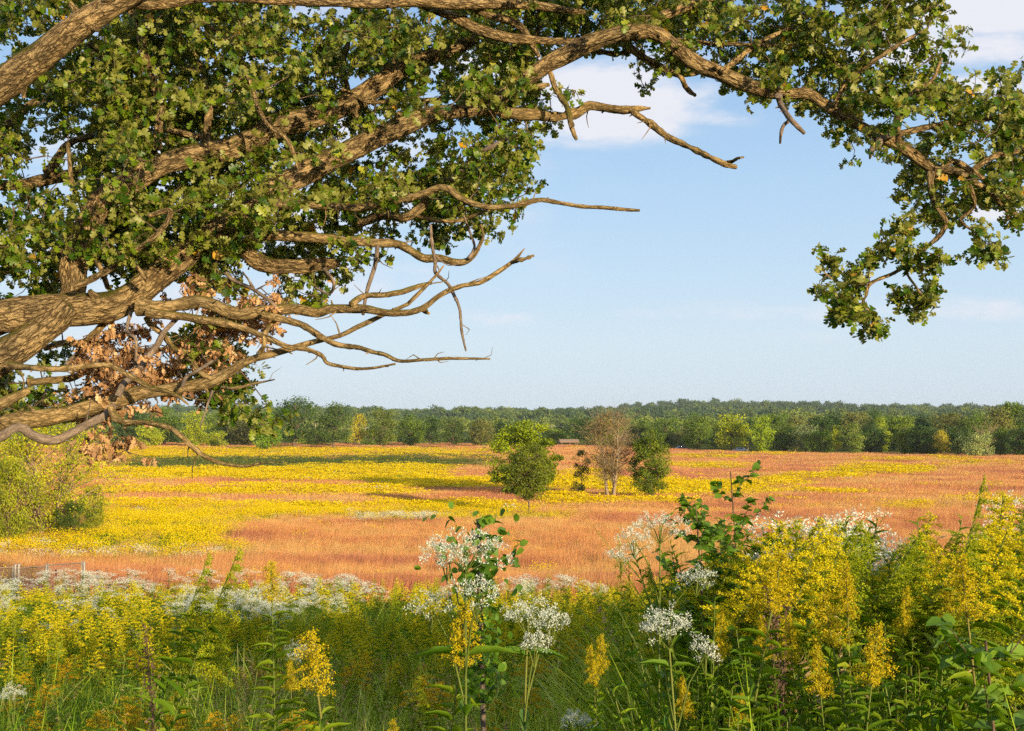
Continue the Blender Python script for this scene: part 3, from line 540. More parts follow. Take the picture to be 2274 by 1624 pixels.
# ------------------------------------------------------------------ what grows where in the prairie
# bands of plants on the ground, as (x0, x1, y0, y1, kind, strength); each gets its place on the ground through the terrain
BANDS = [(215, 1095, 993, 1006, 'Y', .8), (240, 620, 1003, 1016, 'Y', .8), (600, 1095, 1004, 1020, 'Y', .55), (240, 760, 1011, 1022, 'G', .95), (240, 1095, 1013, 1038, 'D', 1.), (250, 780, 1020, 1043, 'D', 1.), (640, 1000, 1028, 1041, 'G', .95), (780, 1095, 1007, 1024, 'D', .6),
         (180, 1000, 1036, 1050, 'Y', .95), (180, 1060, 1046, 1062, 'Y', .95), (760, 1150, 1055, 1080, 'Y', .97), (980, 1110, 1033, 1053, 'R', 1.), (300, 620, 1054, 1060, 'G', .6),
         (180, 560, 1060, 1075, 'R', .97), (560, 830, 1063, 1073, 'R', .95), (330, 1000, 1074, 1086, 'Y', .7), (180, 560, 1076, 1094, 'Y', .6), (380, 1000, 1082, 1098, 'G', .75), (960, 1130, 1080, 1096, 'R', 1.), (280, 1130, 1095, 1110, 'R', 1.), (190, 420, 1096, 1110, 'R', .95),
         (820, 1190, 1108, 1132, 'Y', .92), (500, 840, 1112, 1140, 'Y', .85), (440, 760, 1110, 1120, 'G', .75), (760, 1180, 1127, 1145, 'G', .8), (790, 1000, 1133, 1143, 'W', .55), (160, 540, 1112, 1190, 'Y', .93), (200, 480, 1106, 1122, 'G', .55), (190, 430, 1122, 1142, 'G', .45), (-60, 330, 1166, 1198, 'G', .88), (-60, 420, 1188, 1224, 'Y', .7), (-60, 500, 1192, 1222, 'W', .22), (280, 540, 1150, 1200, 'Y', .88), (300, 470, 1176, 1200, 'G', .5),
         (1190, 1310, 1096, 1114, 'Y', .95), (1195, 1400, 1055, 1081, 'Y', .97), (1240, 1345, 1041, 1050, 'Y', .6), (1350, 1560, 1060, 1095, 'Y', .98), (1300, 1500, 1099, 1112, 'Y', .6), (1110, 1300, 1130, 1142, 'G', .7),
         (1488, 1660, 1024, 1035, 'Y', .7), (1838, 2080, 1030, 1046, 'Y', .9), (1960, 2080, 1038, 1047, 'G', .5), (2078, 2160, 1010, 1029, 'Y', .55), (1780, 1940, 1046, 1058, 'Y', .9), (1690, 1800, 1055, 1075, 'Y', .85), (1450, 1710, 1066, 1093, 'Y', .98), (1620, 1760, 1076, 1090, 'G', .6), (1750, 1940, 1083, 1090, 'Y', .6), (1480, 1660, 1006, 1013, 'G', .6), (1640, 1760, 1002, 1008, 'G', .4), (1980, 2100, 1110, 1122, 'Y', .5), (2080, 2273, 1099, 1110, 'Y', .5), (2160, 2273, 1021, 1027, 'Y', .4), (1900, 2040, 1015, 1019, 'G', .5)]
KIND = {'R': 0, 'Y': 1, 'G': 2, 'D': 3, 'W': 4}
def plant_kind(X, D, jit=True):
    """kind of plant standing at ground point (X, D)"""
    Z = ground_z(X, D) + .95
    sx, sy = proj(np.stack([X, D, Z], -1))
    k = np.zeros(len(X), int)
    wx = (fbm(X / 9 + 3, D / 9, 21) - .5) * 150 * np.clip(120 / np.maximum(D, 1), .3, 1.); wy = (fbm(X / 6 + 8, D / 7, 22) - .5) * 26 * np.clip(55 / np.maximum(D, 1), .16, 1.)
    u = rng.random(len(X)) if jit else .5 * np.ones(len(X))
    for (x0, x1, y0, y1, c, s) in BANDS:
        xc, hw, yc, hh = (x0 + x1) / 2, (x1 - x0) / 2, (y0 + y1) / 2, (y1 - y0) / 2
        q = np.abs((sx + wx - xc) / hw) ** 4 + np.abs((sy + wy - yc) / (hh + .8)) ** 2.2
        inside = (q < 1.0 + (u - .5) * 1.5) & (rng.random(len(X)) < s if jit else s > .5)
        k[inside] = KIND[c]
    # single plants strewn through the other kinds, in drifts
    if jit:
        r = rng.random(len(X)); dr_ = fbm(X / 9 + 77, D / 3.5 + 13, 61); k0 = k.copy()
        k[(k0 == 0) & (r < .03 * dr_)] = 2; k[(k0 == 0) & (r > 1 - .012 * (dr_ > .55))] = 1; k[(k0 == 1) & (r < .30 + .50 * (dr_ > .47))] = 2; k[(k0 == 2) & (r > .86 - .2 * (dr_ > .6))] = 1; k[(k0 == 3) & (r > .9)] = 2; k[(k0 == 1) & (r > .992)] = 4
    return k

# ------------------------------------------------------------------ ground sheet
dd = np.concatenate([-np.geomspace(80, .5, 24), np.geomspace(.5, 60, 150), np.geomspace(60.6, 470, 420), np.geomspace(476, 3300, 90)])
uu = np.linspace(-1, 1, 301); uu = np.sign(uu) * (np.abs(uu) * .62 + np.abs(uu) ** 3 * .9)
DDg, UU = np.meshgrid(dd, uu, indexing='ij'); XX = UU * (25 + np.maximum(DDg, 0) * .85)
ZZ = ground_z(XX, DDg)
nr, nc = DDg.shape
i = np.arange(nr - 1)[:, None] * nc + np.arange(nc - 1)[None]
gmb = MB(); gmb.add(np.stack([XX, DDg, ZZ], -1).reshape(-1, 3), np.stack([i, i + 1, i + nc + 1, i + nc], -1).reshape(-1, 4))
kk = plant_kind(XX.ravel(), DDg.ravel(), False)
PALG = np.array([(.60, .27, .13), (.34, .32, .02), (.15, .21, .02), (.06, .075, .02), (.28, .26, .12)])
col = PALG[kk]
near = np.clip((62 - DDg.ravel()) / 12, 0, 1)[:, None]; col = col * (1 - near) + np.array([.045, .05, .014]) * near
dr = DDg.ravel(); edge_far = 300 + 120 * np.clip((.22 - XX.ravel() / np.maximum(dr, 1)) / .25, 0, 1) 
farm = np.clip((dr - edge_far - 30) / 25, 0, 1)[:, None]; col = col * (1 - farm) + np.array([.10, .12, .025]) * farm
wood = np.clip((dr - 520) / 40, 0, 1)[:, None]; col = col * (1 - wood) + np.array([.025, .045, .012]) * wood
m, nt = new_mat('prairie_soil'); L = nt.links.new
vc = nd(nt, 'ShaderNodeVertexColor', layer_name='Col'); tcn = nd(nt, 'ShaderNodeTexCoord'); nz = nd(nt, 'ShaderNodeTexNoise', in_Scale=1.4, in_Detail=8., in_Roughness=.7); L(tcn.outputs['Object'], nz.inputs['Vector'])
mu = nd(nt, 'ShaderNodeMix', data_type='RGBA', blend_type='MULTIPLY'); mu.inputs[0].default_value = 1; L(vc.outputs[0], mu.inputs[6]); L(ramp(nt, nz.outputs['Fac'], [(.3, (.55, .5, .5)), (.7, (1.35, 1.3, 1.2))]), mu.inputs[7])
pb = nd(nt, 'ShaderNodeBsdfPrincipled'); L(mu.outputs[2], pb.inputs['Base Color']); pb.inputs['Roughness'].default_value = 1; pb.inputs['Specular IOR Level'].default_value = 0
bp = nd(nt, 'ShaderNodeBump', in_Strength=1., in_Distance=.4); L(nz.outputs['Fac'], bp.inputs['Height']); L(bp.outputs[0], pb.inputs['Normal'])
ou = nd(nt, 'ShaderNodeOutputMaterial'); L(pb.outputs[0], ou.inputs[0])
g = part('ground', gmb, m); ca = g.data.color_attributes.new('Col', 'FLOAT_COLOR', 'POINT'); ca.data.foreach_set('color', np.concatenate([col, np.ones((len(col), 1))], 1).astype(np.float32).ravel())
tag(g, kind='structure')

# ------------------------------------------------------------------ many copies of small growth as one object
PROTO = bpy.data.collections.new('growth_kinds')
def proto_obj(name, me):
    o = bpy.data.objects.new(name, me); PROTO.objects.link(o); return o
def strew(name, label, pts, rz, sc, idx, protos, tilt=None):
    n = len(pts)
    me = bpy.data.meshes.new(name); me.vertices.add(n); me.vertices.foreach_set('co', np.asarray(pts, np.float32).ravel())
    rot = np.zeros((n, 3), np.float32); rot[:, 2] = rz
    if tilt is not None: rot[:, :2] = tilt
    sc = np.asarray(sc, np.float32); sc = np.repeat(sc[:, None], 3, 1) if sc.ndim == 1 else sc
    for nm, ty, dat, key in (('rot', 'FLOAT_VECTOR', rot.ravel(), 'vector'), ('sc', 'FLOAT_VECTOR', sc.astype(np.float32).ravel(), 'vector'), ('idx', 'INT', np.asarray(idx, np.int32), 'value')):
        a = me.attributes.new(nm, ty, 'POINT'); a.data.foreach_set(key, dat)
    o = bpy.data.objects.new(name, me); C.objects.link(o)
    ng = bpy.data.node_groups.new(name, 'GeometryNodeTree'); ng.interface.new_socket('Geometry', in_out='INPUT', socket_type='NodeSocketGeometry'); ng.interface.new_socket('Geometry', in_out='OUTPUT', socket_type='NodeSocketGeometry')
    gi = ng.nodes.new('NodeGroupInput'); go = ng.nodes.new('NodeGroupOutput'); jn = ng.nodes.new('GeometryNodeJoinGeometry'); L = ng.links.new
    def attr(nm, ty):
        a = ng.nodes.new('GeometryNodeInputNamedAttribute'); a.data_type = ty; a.inputs[0].default_value = nm; return a.outputs[0]
    ra, sa, ia = attr('rot', 'FLOAT_VECTOR'), attr('sc', 'FLOAT_VECTOR'), attr('idx', 'INT')
    for k, p in enumerate(protos):
        oi = ng.nodes.new('GeometryNodeObjectInfo'); oi.inputs['Object'].default_value = p; oi.inputs['As Instance'].default_value = True
        cp = ng.nodes.new('FunctionNodeCompare'); cp.data_type = 'INT'; cp.operation = 'EQUAL'; L(ia, cp.inputs[2]); cp.inputs[3].default_value = k
        ip = ng.nodes.new('GeometryNodeInstanceOnPoints'); L(gi.outputs[0], ip.inputs['Points']); L(cp.outputs[0], ip.inputs['Selection']); L(oi.outputs['Geometry'], ip.inputs['Instance'])
        er = ng.nodes.new('FunctionNodeEulerToRotation'); L(ra, er.inputs[0]); L(er.outputs[0], ip.inputs['Rotation']); L(sa, ip.inputs['Scale']); L(ip.outputs[0], jn.inputs[0])
    L(jn.outputs[0], go.inputs[0]); md = o.modifiers.new('growth', 'NODES'); md.node_group = ng
    return tag(o, label, None, None, 'stuff')

# ------------------------------------------------------------------ prairie growth
M_RED = leaf_mat('red_prairie_grass', [(0., (.44, .18, .06)), (.45, (.70, .33, .13)), (.8, (.80, .45, .17)), (1., (.86, .62, .26))], .35, .7, .1, inst=.35)
M_RED2 = leaf_mat('straw_prairie_grass', [(0., (.48, .26, .09)), (.5, (.70, .42, .15)), (1., (.85, .62, .26))], .35, .7, .1, inst=.35)
M_RED3 = leaf_mat('dusky_prairie_grass', [(0., (.34, .13, .07)), (.5, (.58, .25, .13)), (1., (.74, .38, .20))], .35, .7, .1, inst=.35)
M_YEL = leaf_mat('yellow_flower', [(0., (.58, .43, .008)), (.5, (.84, .62, .006)), (1., (.92, .74, .02))], .35, .6, .1, inst=.3)
M_GRN = leaf_mat('green_stems', [(0., (.07, .15, .01)), (.5, (.20, .31, .02)), (1., (.38, .46, .04))], .35, .6, .1, inst=.35)
M_DGR = leaf_mat('dull_stems', [(0., (.05, .075, .015)), (.5, (.11, .15, .03)), (1., (.20, .20, .06))], .3, .6, .1, inst=.35)
M_WHT = leaf_mat('white_flower', [(0., (.50, .50, .38)), (1., (.80, .78, .66))], .25, .7, .1, inst=.2)
def blades(mb, n, rad, h, w, mat, lean, seedv=0, lo=.55, tmpl=BLADE2):
    a = rng.uniform(0, 2 * np.pi, n); r = rad * np.sqrt(rng.random(n))
    base = np.stack([r * np.cos(a), r * np.sin(a), np.zeros(n)], -1)
    ax = rng.normal(size=(n, 3)) * .20 + np.array([lean, 0, 1])
    scatter(mb, *tmpl, base, ax, unit(rng.normal(size=(n, 3)) + np.array([0, -.5, 0])), h * rng.uniform(lo, 1.05, n), w, rng.random(n), mat, droop=rng.uniform(.0, .25, n))
def tops(mb, n, rad, z0, z1, s, mat):
    a = rng.uniform(0, 2 * np.pi, n); r = rad * np.sqrt(rng.random(n)); z = rng.uniform(z0, z1, n)
    base = np.stack([r * np.cos(a), r * np.sin(a), z], -1)
    for q in range(2):
        scatter(mb, *DIAM, base - np.array([0, 0, 0]), rng.normal(size=(n, 3)) + np.array([0, 0, .3]), rng.normal(size=(n, 3)) + np.array([.2, -.6, .9]), s * rng.uniform(.6, 1.3, n), s * rng.uniform(.6, 1.2, n), rng.random(n), mat)
def field_protos(sz, fl, nb):
    out = []
    for v in range(3):
        mb = MB(); blades(mb, nb, .65, .95, sz, 0, .28 + .1 * v); blades(mb, nb // 5, .65, 1.1, sz * .6, 0, .35, lo=.8); out.append(proto_obj('red_grass', mb.mesh('red_grass', [(M_RED, M_RED2, M_RED3)[v]], False)))
    for v in range(2):
        mb = MB(); blades(mb, nb // 2, .65, .85, sz * 1.1, 1, .05, lo=.4); tops(mb, int(nb * .62), .68, .62, 1.02, fl, 0); out.append(proto_obj('yellow_bloom', mb.mesh('yellow_bloom', [M_YEL, M_GRN], False)))
    mb = MB(); blades(mb, nb, .65, .75, sz * 1.2, 0, .08, lo=.4); tops(mb, nb // 12, .65, .55, .9, fl, 1); out.append(proto_obj('green_clump', mb.mesh('green_clump', [M_GRN, M_YEL], False)))
    mb = MB(); blades(mb, nb, .65, .9, sz * 1.2, 0, .08, lo=.4); tops(mb, nb // 4, .65, .5, .92, fl, 0); out.append(proto_obj('dull_clump', mb.mesh('dull_clump', [M_DGR], False)))
    mb = MB(); blades(mb, nb, .65, .7, sz * 1.2, 1, .05, lo=.4); tops(mb, nb // 3, .6, .6, .85, fl, 0); out.append(proto_obj('white_bloom', mb.mesh('white_bloom', [M_WHT, M_GRN], False)))
    return out
def field_points(d0, d1, dens_fun):
    u = rng.random(dens_fun[0]); d = np.sqrt(d0 ** 2 + u * (d1 ** 2 - d0 ** 2)) if dens_fun[1] else d0 * (d1 / d0) ** u
    x = rng.uniform(-.56, .56, len(d)) * (d + 12)
    return x, d
def field(name, label, sel, x, d, k, protos, scl):
    m_ = np.isin(k, sel); x, d, k = x[m_], d[m_], k[m_]; n = len(x)
    z = ground_z(x, d) - .03; q0 = fbm(x / 10 + 5, d / 6 + 2, 33) + rng.normal(size=n) * .10; tone = np.where(q0 > .60, 1, np.where(q0 < .42, 2, 0)); idx = np.select([k == 0, k == 1, k == 2, k == 3, k == 4], [tone, 3 + rng.integers(0, 2, n), 5, 6, 7])
    rz = np.where(k == 0, rng.normal(.1, .45, n), rng.uniform(0, 6.28, n)); s = scl(d) * rng.uniform(.8, 1.2, n)
    hh = rng.uniform(.8, 1.15, n) * (.85 + .35 * fbm(x / 6, d / 6, 41)); strew(name, label, np.stack([x, d, z], -1), rz, np.stack([s, s, hh], -1), idx, protos)
pn = field_protos(.016, .055, 130); pf = field_protos(.05, .11, 90)
x1, d1 = field_points(48, 125, (26000, True)); k1 = plant_kind(x1, d1)
x2, d2 = field_points(118, 455, (60000, False)); k2 = plant_kind(x2, d2)
lim = 330 + 125 * np.clip((.20 - x2 / d2) / .25, 0, 1) - 45 * np.clip((x2 / d2 - .2) / .2, 0, 1); ok = d2 < lim + 8; x2, d2, k2 = x2[ok], d2[ok], k2[ok]
lab = {(0,): 'rust red prairie grass', (1,): 'bright yellow blooms', (2, 3): 'green and dull forbs', (4,): 'small white blooms'}
names = {(0,): 'prairie_grass', (1,): 'yellow_wildflowers', (2, 3): 'green_undergrowth', (4,): 'white_wildflowers'}
for sel in lab:
    field(names[sel], lab[sel] + ' in the nearer part of the open prairie', sel, x1, d1, k1, pn, lambda d: 1.0 + 0 * d)
    field(names[sel], lab[sel] + ' in the far part of the prairie', sel, x2, d2, k2, pf, lambda d: 1. + d / 160)
# ------------------------------------------------------------------ trees
M_TBARK = bark_mat('tree_bark', (.05, .035, .025), (.17, .12, .085), (.32, .24, .16), .5, None, .4, .02)
M_PALEBARK = bark_mat('pale_bark', (.14, .10, .07), (.36, .27, .18), (.55, .44, .31), .6, None, .3, .01)
M_CROWN = leaf_mat('crown_leaf', [(0., (.35, .40, .30)), (.5, (.8, .85, .8)), (1., (1.5, 1.35, 1.2))], .3, .6, .2, objcol=True)
def crown_env(kind, u):
    """half width of the crown at height u in 0..1"""
    if kind == 'round': return np.sqrt(np.clip(1 - (2 * u - 1) ** 2, 0, 1)) ** .8
    if kind == 'pyramid': return np.clip(1.05 - u, 0, 1) ** .75 * np.clip(u * 6, 0, 1) ** .5
    if kind == 'column': return np.clip(np.sin(np.pi * np.clip(u, 0, 1) ** .8), 0, 1) ** .5
    if kind == 'vase': return np.clip(.35 + .85 * u, 0, 1) * np.sqrt(np.clip(1 - u ** 4, 0, 1))
    return np.sqrt(np.clip(1 - (2 * u - 1) ** 2, 0, 1))
def make_tree(name, h, w, kind='round', base=.12, nclump=60, nleaf=5000, leaf=.4, trunk_r=None, lean=0., bark=None, seed=1, clump=.17, bare=0., forks=1, fill=1., tmpl=DIAM):
    """tree of unit placement: trunk with limbs, and a crown of leaf clumps around limb ends"""
    r = np.random.default_rng(seed)
    tr = trunk_r or h * .018; z0 = h * base
    tm = MB(); lm = MB()
    us = np.sort(r.random(nclump * 3)); 
    u = []; 
    while len(u) < nclump:
        q = r.random()
        if r.random() < crown_env(kind, np.array([q]))[0] ** 1.2 + .05: u.append(q)
    u = np.array(u); a = r.uniform(0, 2 * np.pi, nclump)
    rad = crown_env(kind, u) * w / 2 * np.clip(r.random(nclump) ** .45, 0, 1) * r.uniform(.72, 1.08, nclump) * (1 - clump * .6)
    cx = rad * np.cos(a) + lean * u * h; cy = rad * np.sin(a); cz = z0 + u * (h - z0) * .96
    centres = np.stack([cx, cy, cz], -1)
    tops_ = []
    for f in range(forks):
        off = np.array([math.cos(f * 2.3 + .7), math.sin(f * 2.3 + .7), 0]) * (tr * 1.3 * (forks > 1)); sp_ = off / (tr * 1.3 + 1e-6) * w * .16 * (forks > 1)
        n = 6; pts = [np.array([lean * h * t + off[0] + sp_[0] * t + r.normal() * tr * .5 * (t > .1), off[1] + sp_[1] * t + r.normal() * tr * .5 * (t > .1), -.15 + t * h * .93]) for t in np.linspace(0, 1, n)]
        rr = [tr * (1.35 if i == 0 else 1) * (1 - .88 * t) for i, t in enumerate(np.linspace(0, 1, n))]
        C3 = tube(tm, pts, rr, 9, step=h * .035, amp=.12, seed=seed + f); tops_.append(np.array(C3))
    T = np.concatenate(tops_)
    for c in centres:
        zt = c[2] - np.hypot(c[0], c[1]) * r.uniform(.35, .9); q = (T[:, 2] - max(zt, z0 * .8)) ** 2 + .6 * ((T[:, 0] - c[0]) ** 2 + (T[:, 1] - c[1]) ** 2)
        s = T[int(np.argmin(q))]; L0 = np.linalg.norm(c - s); br = tr * .16 + .011 * L0
        mid = (s + c) / 2 + np.array([0, 0, .1 * L0]) + r.normal(size=3) * L0 * .07
        tube(tm, [s, mid, c], [br, br * .65, br * .2], 5, step=max(.3, h * .05), amp=.0, seed=seed, cap=False)
        if bare:
            for k in range(int(bare)):
                e = c + r.normal(size=3) * w * .12 + np.array([0, 0, w * .05]); tube(tm, [mid + (c - mid) * r.random(), (mid + e) / 2 + r.normal(size=3) * .05, e], [br * .35, br * .2, br * .08], 4, step=h * .08, cap=False, seed=seed)
    if nleaf:
        wt = r.uniform(.5, 1.5, nclump); wt /= wt.sum(); ci = r.choice(nclump, nleaf, p=wt)
        cs = w * clump * r.uniform(.55, 1.3, nclump)
        dirn = unit(r.normal(size=(nleaf, 3))); rr_ = cs[ci] * r.random(nleaf) ** .42
        pos = centres[ci] + dirn * rr_[:, None] * np.array([1.1, 1.1, .72])
        keep = r.random(nleaf) < fill; pos, dirn, ci = pos[keep], dirn[keep], ci[keep]; n = len(pos)
        nm = unit(dirn + r.normal(size=(n, 3)) * .55 + np.array([0, 0, .35])); ax = unit(r.normal(size=(n, 3)) + np.array([0, 0, -.2]))
        rnd = np.clip(.5 + (r.random(nclump)[ci] - .5) * .55 + r.normal(size=n) * .17, 0, 1)
        scatter(lm, *tmpl, pos, ax, nm, leaf * r.uniform(.6, 1.25, n), leaf * r.uniform(.55, 1.05, n), rnd, droop=r.uniform(-.2, .3, n))
    me_t = tm.mesh(name + '_trunk', bark or M_TBARK); me_c = lm.mesh(name + '_crown', M_CROWN, False) if nleaf else None
    zt = [v.co.z for v in (me_c or me_t).vertices]; xs_ = np.array([v.co.x for v in (me_c or me_t).vertices]); return me_t, me_c, float(np.percentile(zt, 99.8)), w * .5 + .5 * float(np.percentile(xs_, 99.5) - np.percentile(xs_, .5))
def plant_tree(tree, x, ytop, ybase, d, color, label, cat='tree', name='tree', group=None, width=None, rz=None, zoff=0., sink=0.):
    """stand a copy of the tree on the ground at distance d; its size follows from how tall it stands in view"""
    me_t, me_c, h, w = tree
    p = P(x, ybase, d); gz = float(ground_z(p[0], d)) - sink; top = P(x, ytop, d)[2]
    s = (top - gz) / h; sw = s if width is None else (width / F * d) / w
    o = thing(name, label, cat, (p[0], d, gz), rng.uniform(0, 6.28) if rz is None else rz, group); o.scale = (sw, sw, s)
    t = bpy.data.objects.new('trunk', me_t); C.objects.link(t); t.parent = o
    if me_c:
        c = bpy.data.objects.new('crown', me_c); C.objects.link(c); c.parent = o; c.color = (*color, 1)
    return o
far_kinds = {
 'broad': make_tree('broad', 12, 11, 'round', .1, 70, 6500, .42, seed=2), 'broad2': make_tree('broad2', 12, 10, 'round', .14, 55, 5500, .42, seed=3, clump=.2),
 'broad3': make_tree('broad3', 12, 13, 'round', .06, 80, 7000, .45, seed=13, clump=.15),
 'pyr': make_tree('pyr', 12, 8, 'pyramid', .1, 60, 5200, .38, seed=4, clump=.16), 'col': make_tree('col', 12, 6.5, 'column', .07, 48, 5000, .36, seed=5, clump=.22),
 'loose': make_tree('loose', 12, 8, 'column', .22, 40, 2300, .38, seed=6, clump=.19, trunk_r=.2), 'open': make_tree('open', 12, 10.5, 'round', .2, 42, 4200, .40, seed=7, clump=.17, trunk_r=.32),
 'low': make_tree('low', 6, 9, 'round', .02, 50, 4500, .34, seed=8, clump=.17, forks=3), 'bare': make_tree('bare', 12, 13, 'round', .25, 46, 0, seed=9, bare=5, forks=2, bark=M_PALEBARK)}
DK, MD, LT, YG, YL, OL, SI = (.075, .14, .03), (.15, .235, .03), (.25, .34, .035), (.42, .48, .025), (.58, .50, .05), (.23, .24, .06), (.27, .33, .14)
T_ = [('broad', 290, 905, 988, 430, DK, 95, 'dark tree at the left end of the far line, half behind dead oak limbs'), ('broad2', 365, 903, 988, 425, MD, 80, 'mid green tree just left of the yellow-green tree in the far tree line'),
 ('low', 330, 945, 988, 405, YG, 70, 'low pale shrub among the dark trees beneath the oak limb'), ('col', 433, 912, 987, 400, YG, 62, 'bright yellow-green tree rising over the drooping dead branch'),
 ('low', 478, 958, 988, 400, YG, 62, 'low yellow-green bush on the right of the bright yellow-green tree'), ('broad', 500, 902, 988, 440, MD, 90, 'round mid green tree behind the low yellow-green bush'),
 ('broad3', 545, 918, 989, 430, OL, 85, 'olive coloured tree behind the small bright green cone of a tree'), ('pyr', 592, 916, 1001, 355, (.20, .33, .02), 64, 'small bright green cone-shaped tree standing forward of the far tree line'),
 ('open', 655, 880, 993, 380, DK, 108, 'tallest dark tree of the far line with wide layered crown'), ('open', 742, 893, 994, 378, (.09, .15, .03), 82, 'dark round-topped tree with a clear trunk beside the tallest one'),
 ('loose', 797, 918, 991, 385, YL, 46, 'thin yellow leaved tree with visible forked trunk'), ('open', 851, 905, 993, 378, (.17, .22, .035), 68, 'open crowned tree with tall straight trunk next to the yellow tree'),
 ('broad', 915, 920, 988, 410, MD, 72, 'broad leafy tree filling the line between two open crowned trees'), ('broad2', 955, 924, 988, 414, DK, 64, 'rounded dark green tree touching the broad leafy one in the line'),
 ('open', 1006, 926, 992, 380, (.10, .155, .03), 60, 'small dark tree with short trunk standing before the line'), ('broad3', 1072, 932, 989, 405, OL, 64, 'low rounded olive tree on the left of the big mid-field tree'),
 ('low', 700, 955, 990, 420, LT, 80, 'light green thicket glimpsed between the two tallest dark trees'), ('low', 825, 952, 990, 420, MD, 60, 'green thicket under the thin yellow tree'), ('broad2', 1105, 934, 988, 440, DK, 70, 'dark tree half hidden by the big mid-field tree'),
 ('broad3', 1288, 928, 991, 425, DK, 76, 'dark spreading tree behind the picnic shelter'), ('low', 1228, 950, 986, 450, LT, 60, 'light green scrub beside the picnic shelter'), ('broad', 1345, 925, 990, 430, LT, 90, 'yellowish tree seen through the bare twigs of the dead tree'),
 ('broad2', 1420, 930, 990, 440, MD, 70, 'tree seen above the dark mid-field tree on the right'), ('broad3', 1478, 930, 990, 420, MD, 74, 'rounded green tree just right of the mid-field group'), ('low', 1512, 955, 991, 415, OL, 45, 'olive bush above the tiny parked car'),
 ('broad', 1548, 918, 994, 375, MD, 70, 'full green tree left of the two yellow-green ones'), ('broad2', 1624, 918, 998, 352, YG, 82, 'broad yellow-green tree in the middle of the right tree line'), ('col', 1692, 922, 1001, 340, (.32, .44, .02), 56, 'bright upright yellow-green poplar at the edge of the right wood'),
 ('broad', 1587, 935, 995, 395, DK, 50, 'dark gap-filling tree between the two big trees of the right line'), ('broad2', 1660, 928, 997, 385, DK, 60, 'dark tree behind the upright poplar')]
for (k, x, yt, yb, d, c, w, lab_) in T_: plant_tree(far_kinds[k], x, yt, yb, d, c, lab_, width=w, group='trees along the far edge of the prairie')
# the wood on the right: front trees one by one, then the crowns behind them
W_ = [('broad', 1742, 935, 345, MD, 74, 'first rounded tree of the right wood beside the poplar'), ('broad2', 1790, 942, 338, SI, 66, 'silvery topped tree in the front of the right wood'), ('low', 1818, 955, 330, MD, 70, 'bushy tree low in the front edge of the right wood'),
 ('loose', 1858, 944, 322, YG, 30, 'slim yellow tree with bare stem before the dark wood'), ('broad3', 1832, 925, 350, DK, 84, 'dark domed tree behind the slim yellow one'), ('col', 1898, 938, 318, (.24, .32, .06), 48, 'pale two-tiered tree at the edge of the wood'),
 ('broad', 1935, 942, 322, DK, 70, 'dark drooping tree beside the pale two-tiered tree'), ('col', 1958, 924, 330, (.34, .43, .04), 42, 'tall bright narrow tree rising out of the dark wood'), ('col', 2010, 924, 318, LT, 62, 'tall light green tree right of the bright narrow one'),
 ('broad3', 2052, 945, 310, DK, 78, 'blue-green leafy tree at the front of the wood'), ('loose', 2090, 955, 303, YL, 40, 'small yellow tree against the dark wood'), ('broad', 2075, 950, 312, SI, 46, 'grey-green small tree touching the small yellow tree'),
 ('broad2', 2128, 945, 305, DK, 70, 'dark tree behind the round pale bush'), ('low', 2171, 961, 292, (.38, .44, .16), 74, 'round pale bush standing alone before the right wood'), ('broad', 2222, 948, 300, MD, 66, 'mid green tree right of the round pale bush'),
 ('broad3', 2262, 950, 292, DK, 60, 'dark tree at the right edge of the view'), ('broad', 2320, 940, 290, MD, 90, 'leafy tree just leaving the right side of the wood'), ('bare', 2195, 925, 318, DK, 90, 'bare branched tree among the crowns near the right edge'),
 ('broad', 1765, 922, 372, OL, 60, 'olive crown behind the silvery topped tree'), ('broad2', 1850, 916, 380, DK, 66, 'dark crown above the slim yellow tree'), ('broad3', 1905, 915, 372, OL, 84, 'wide olive crown behind the two-tiered tree'),
 ('broad', 1985, 918, 362, MD, 62, 'green crown between the two tall bright trees'), ('broad2', 2052, 920, 352, DK, 78, 'dark crown above the blue-green tree'), ('broad3', 2112, 918, 342, OL, 88, 'broad olive crown over the small yellow tree'),
 ('broad', 2165, 915, 336, MD, 72, 'green crown over the bare branched tree'), ('broad2', 2215, 902, 338, OL, 74, 'tall olive crown near the right edge'), ('broad3', 2255, 893, 342, MD, 90, 'highest crown of the wood at the right edge'), ('broad', 2320, 890, 340, OL, 90, 'crown beyond the right edge of the view'),
 ('broad3', 1730, 918, 400, MD, 80, 'green crown behind the first rounded tree'), ('broad2', 1800, 920, 398, OL, 70, 'olive crown filling the dip of the wood'), ('broad', 1935, 912, 405, DK, 80, 'dark crown at the skyline above the drooping tree')]
for (k, x, yt, d, c, w, lab_) in W_: plant_tree(far_kinds[k], x, yt, 1005, d, c, lab_, width=w, group='trees of the right wood')

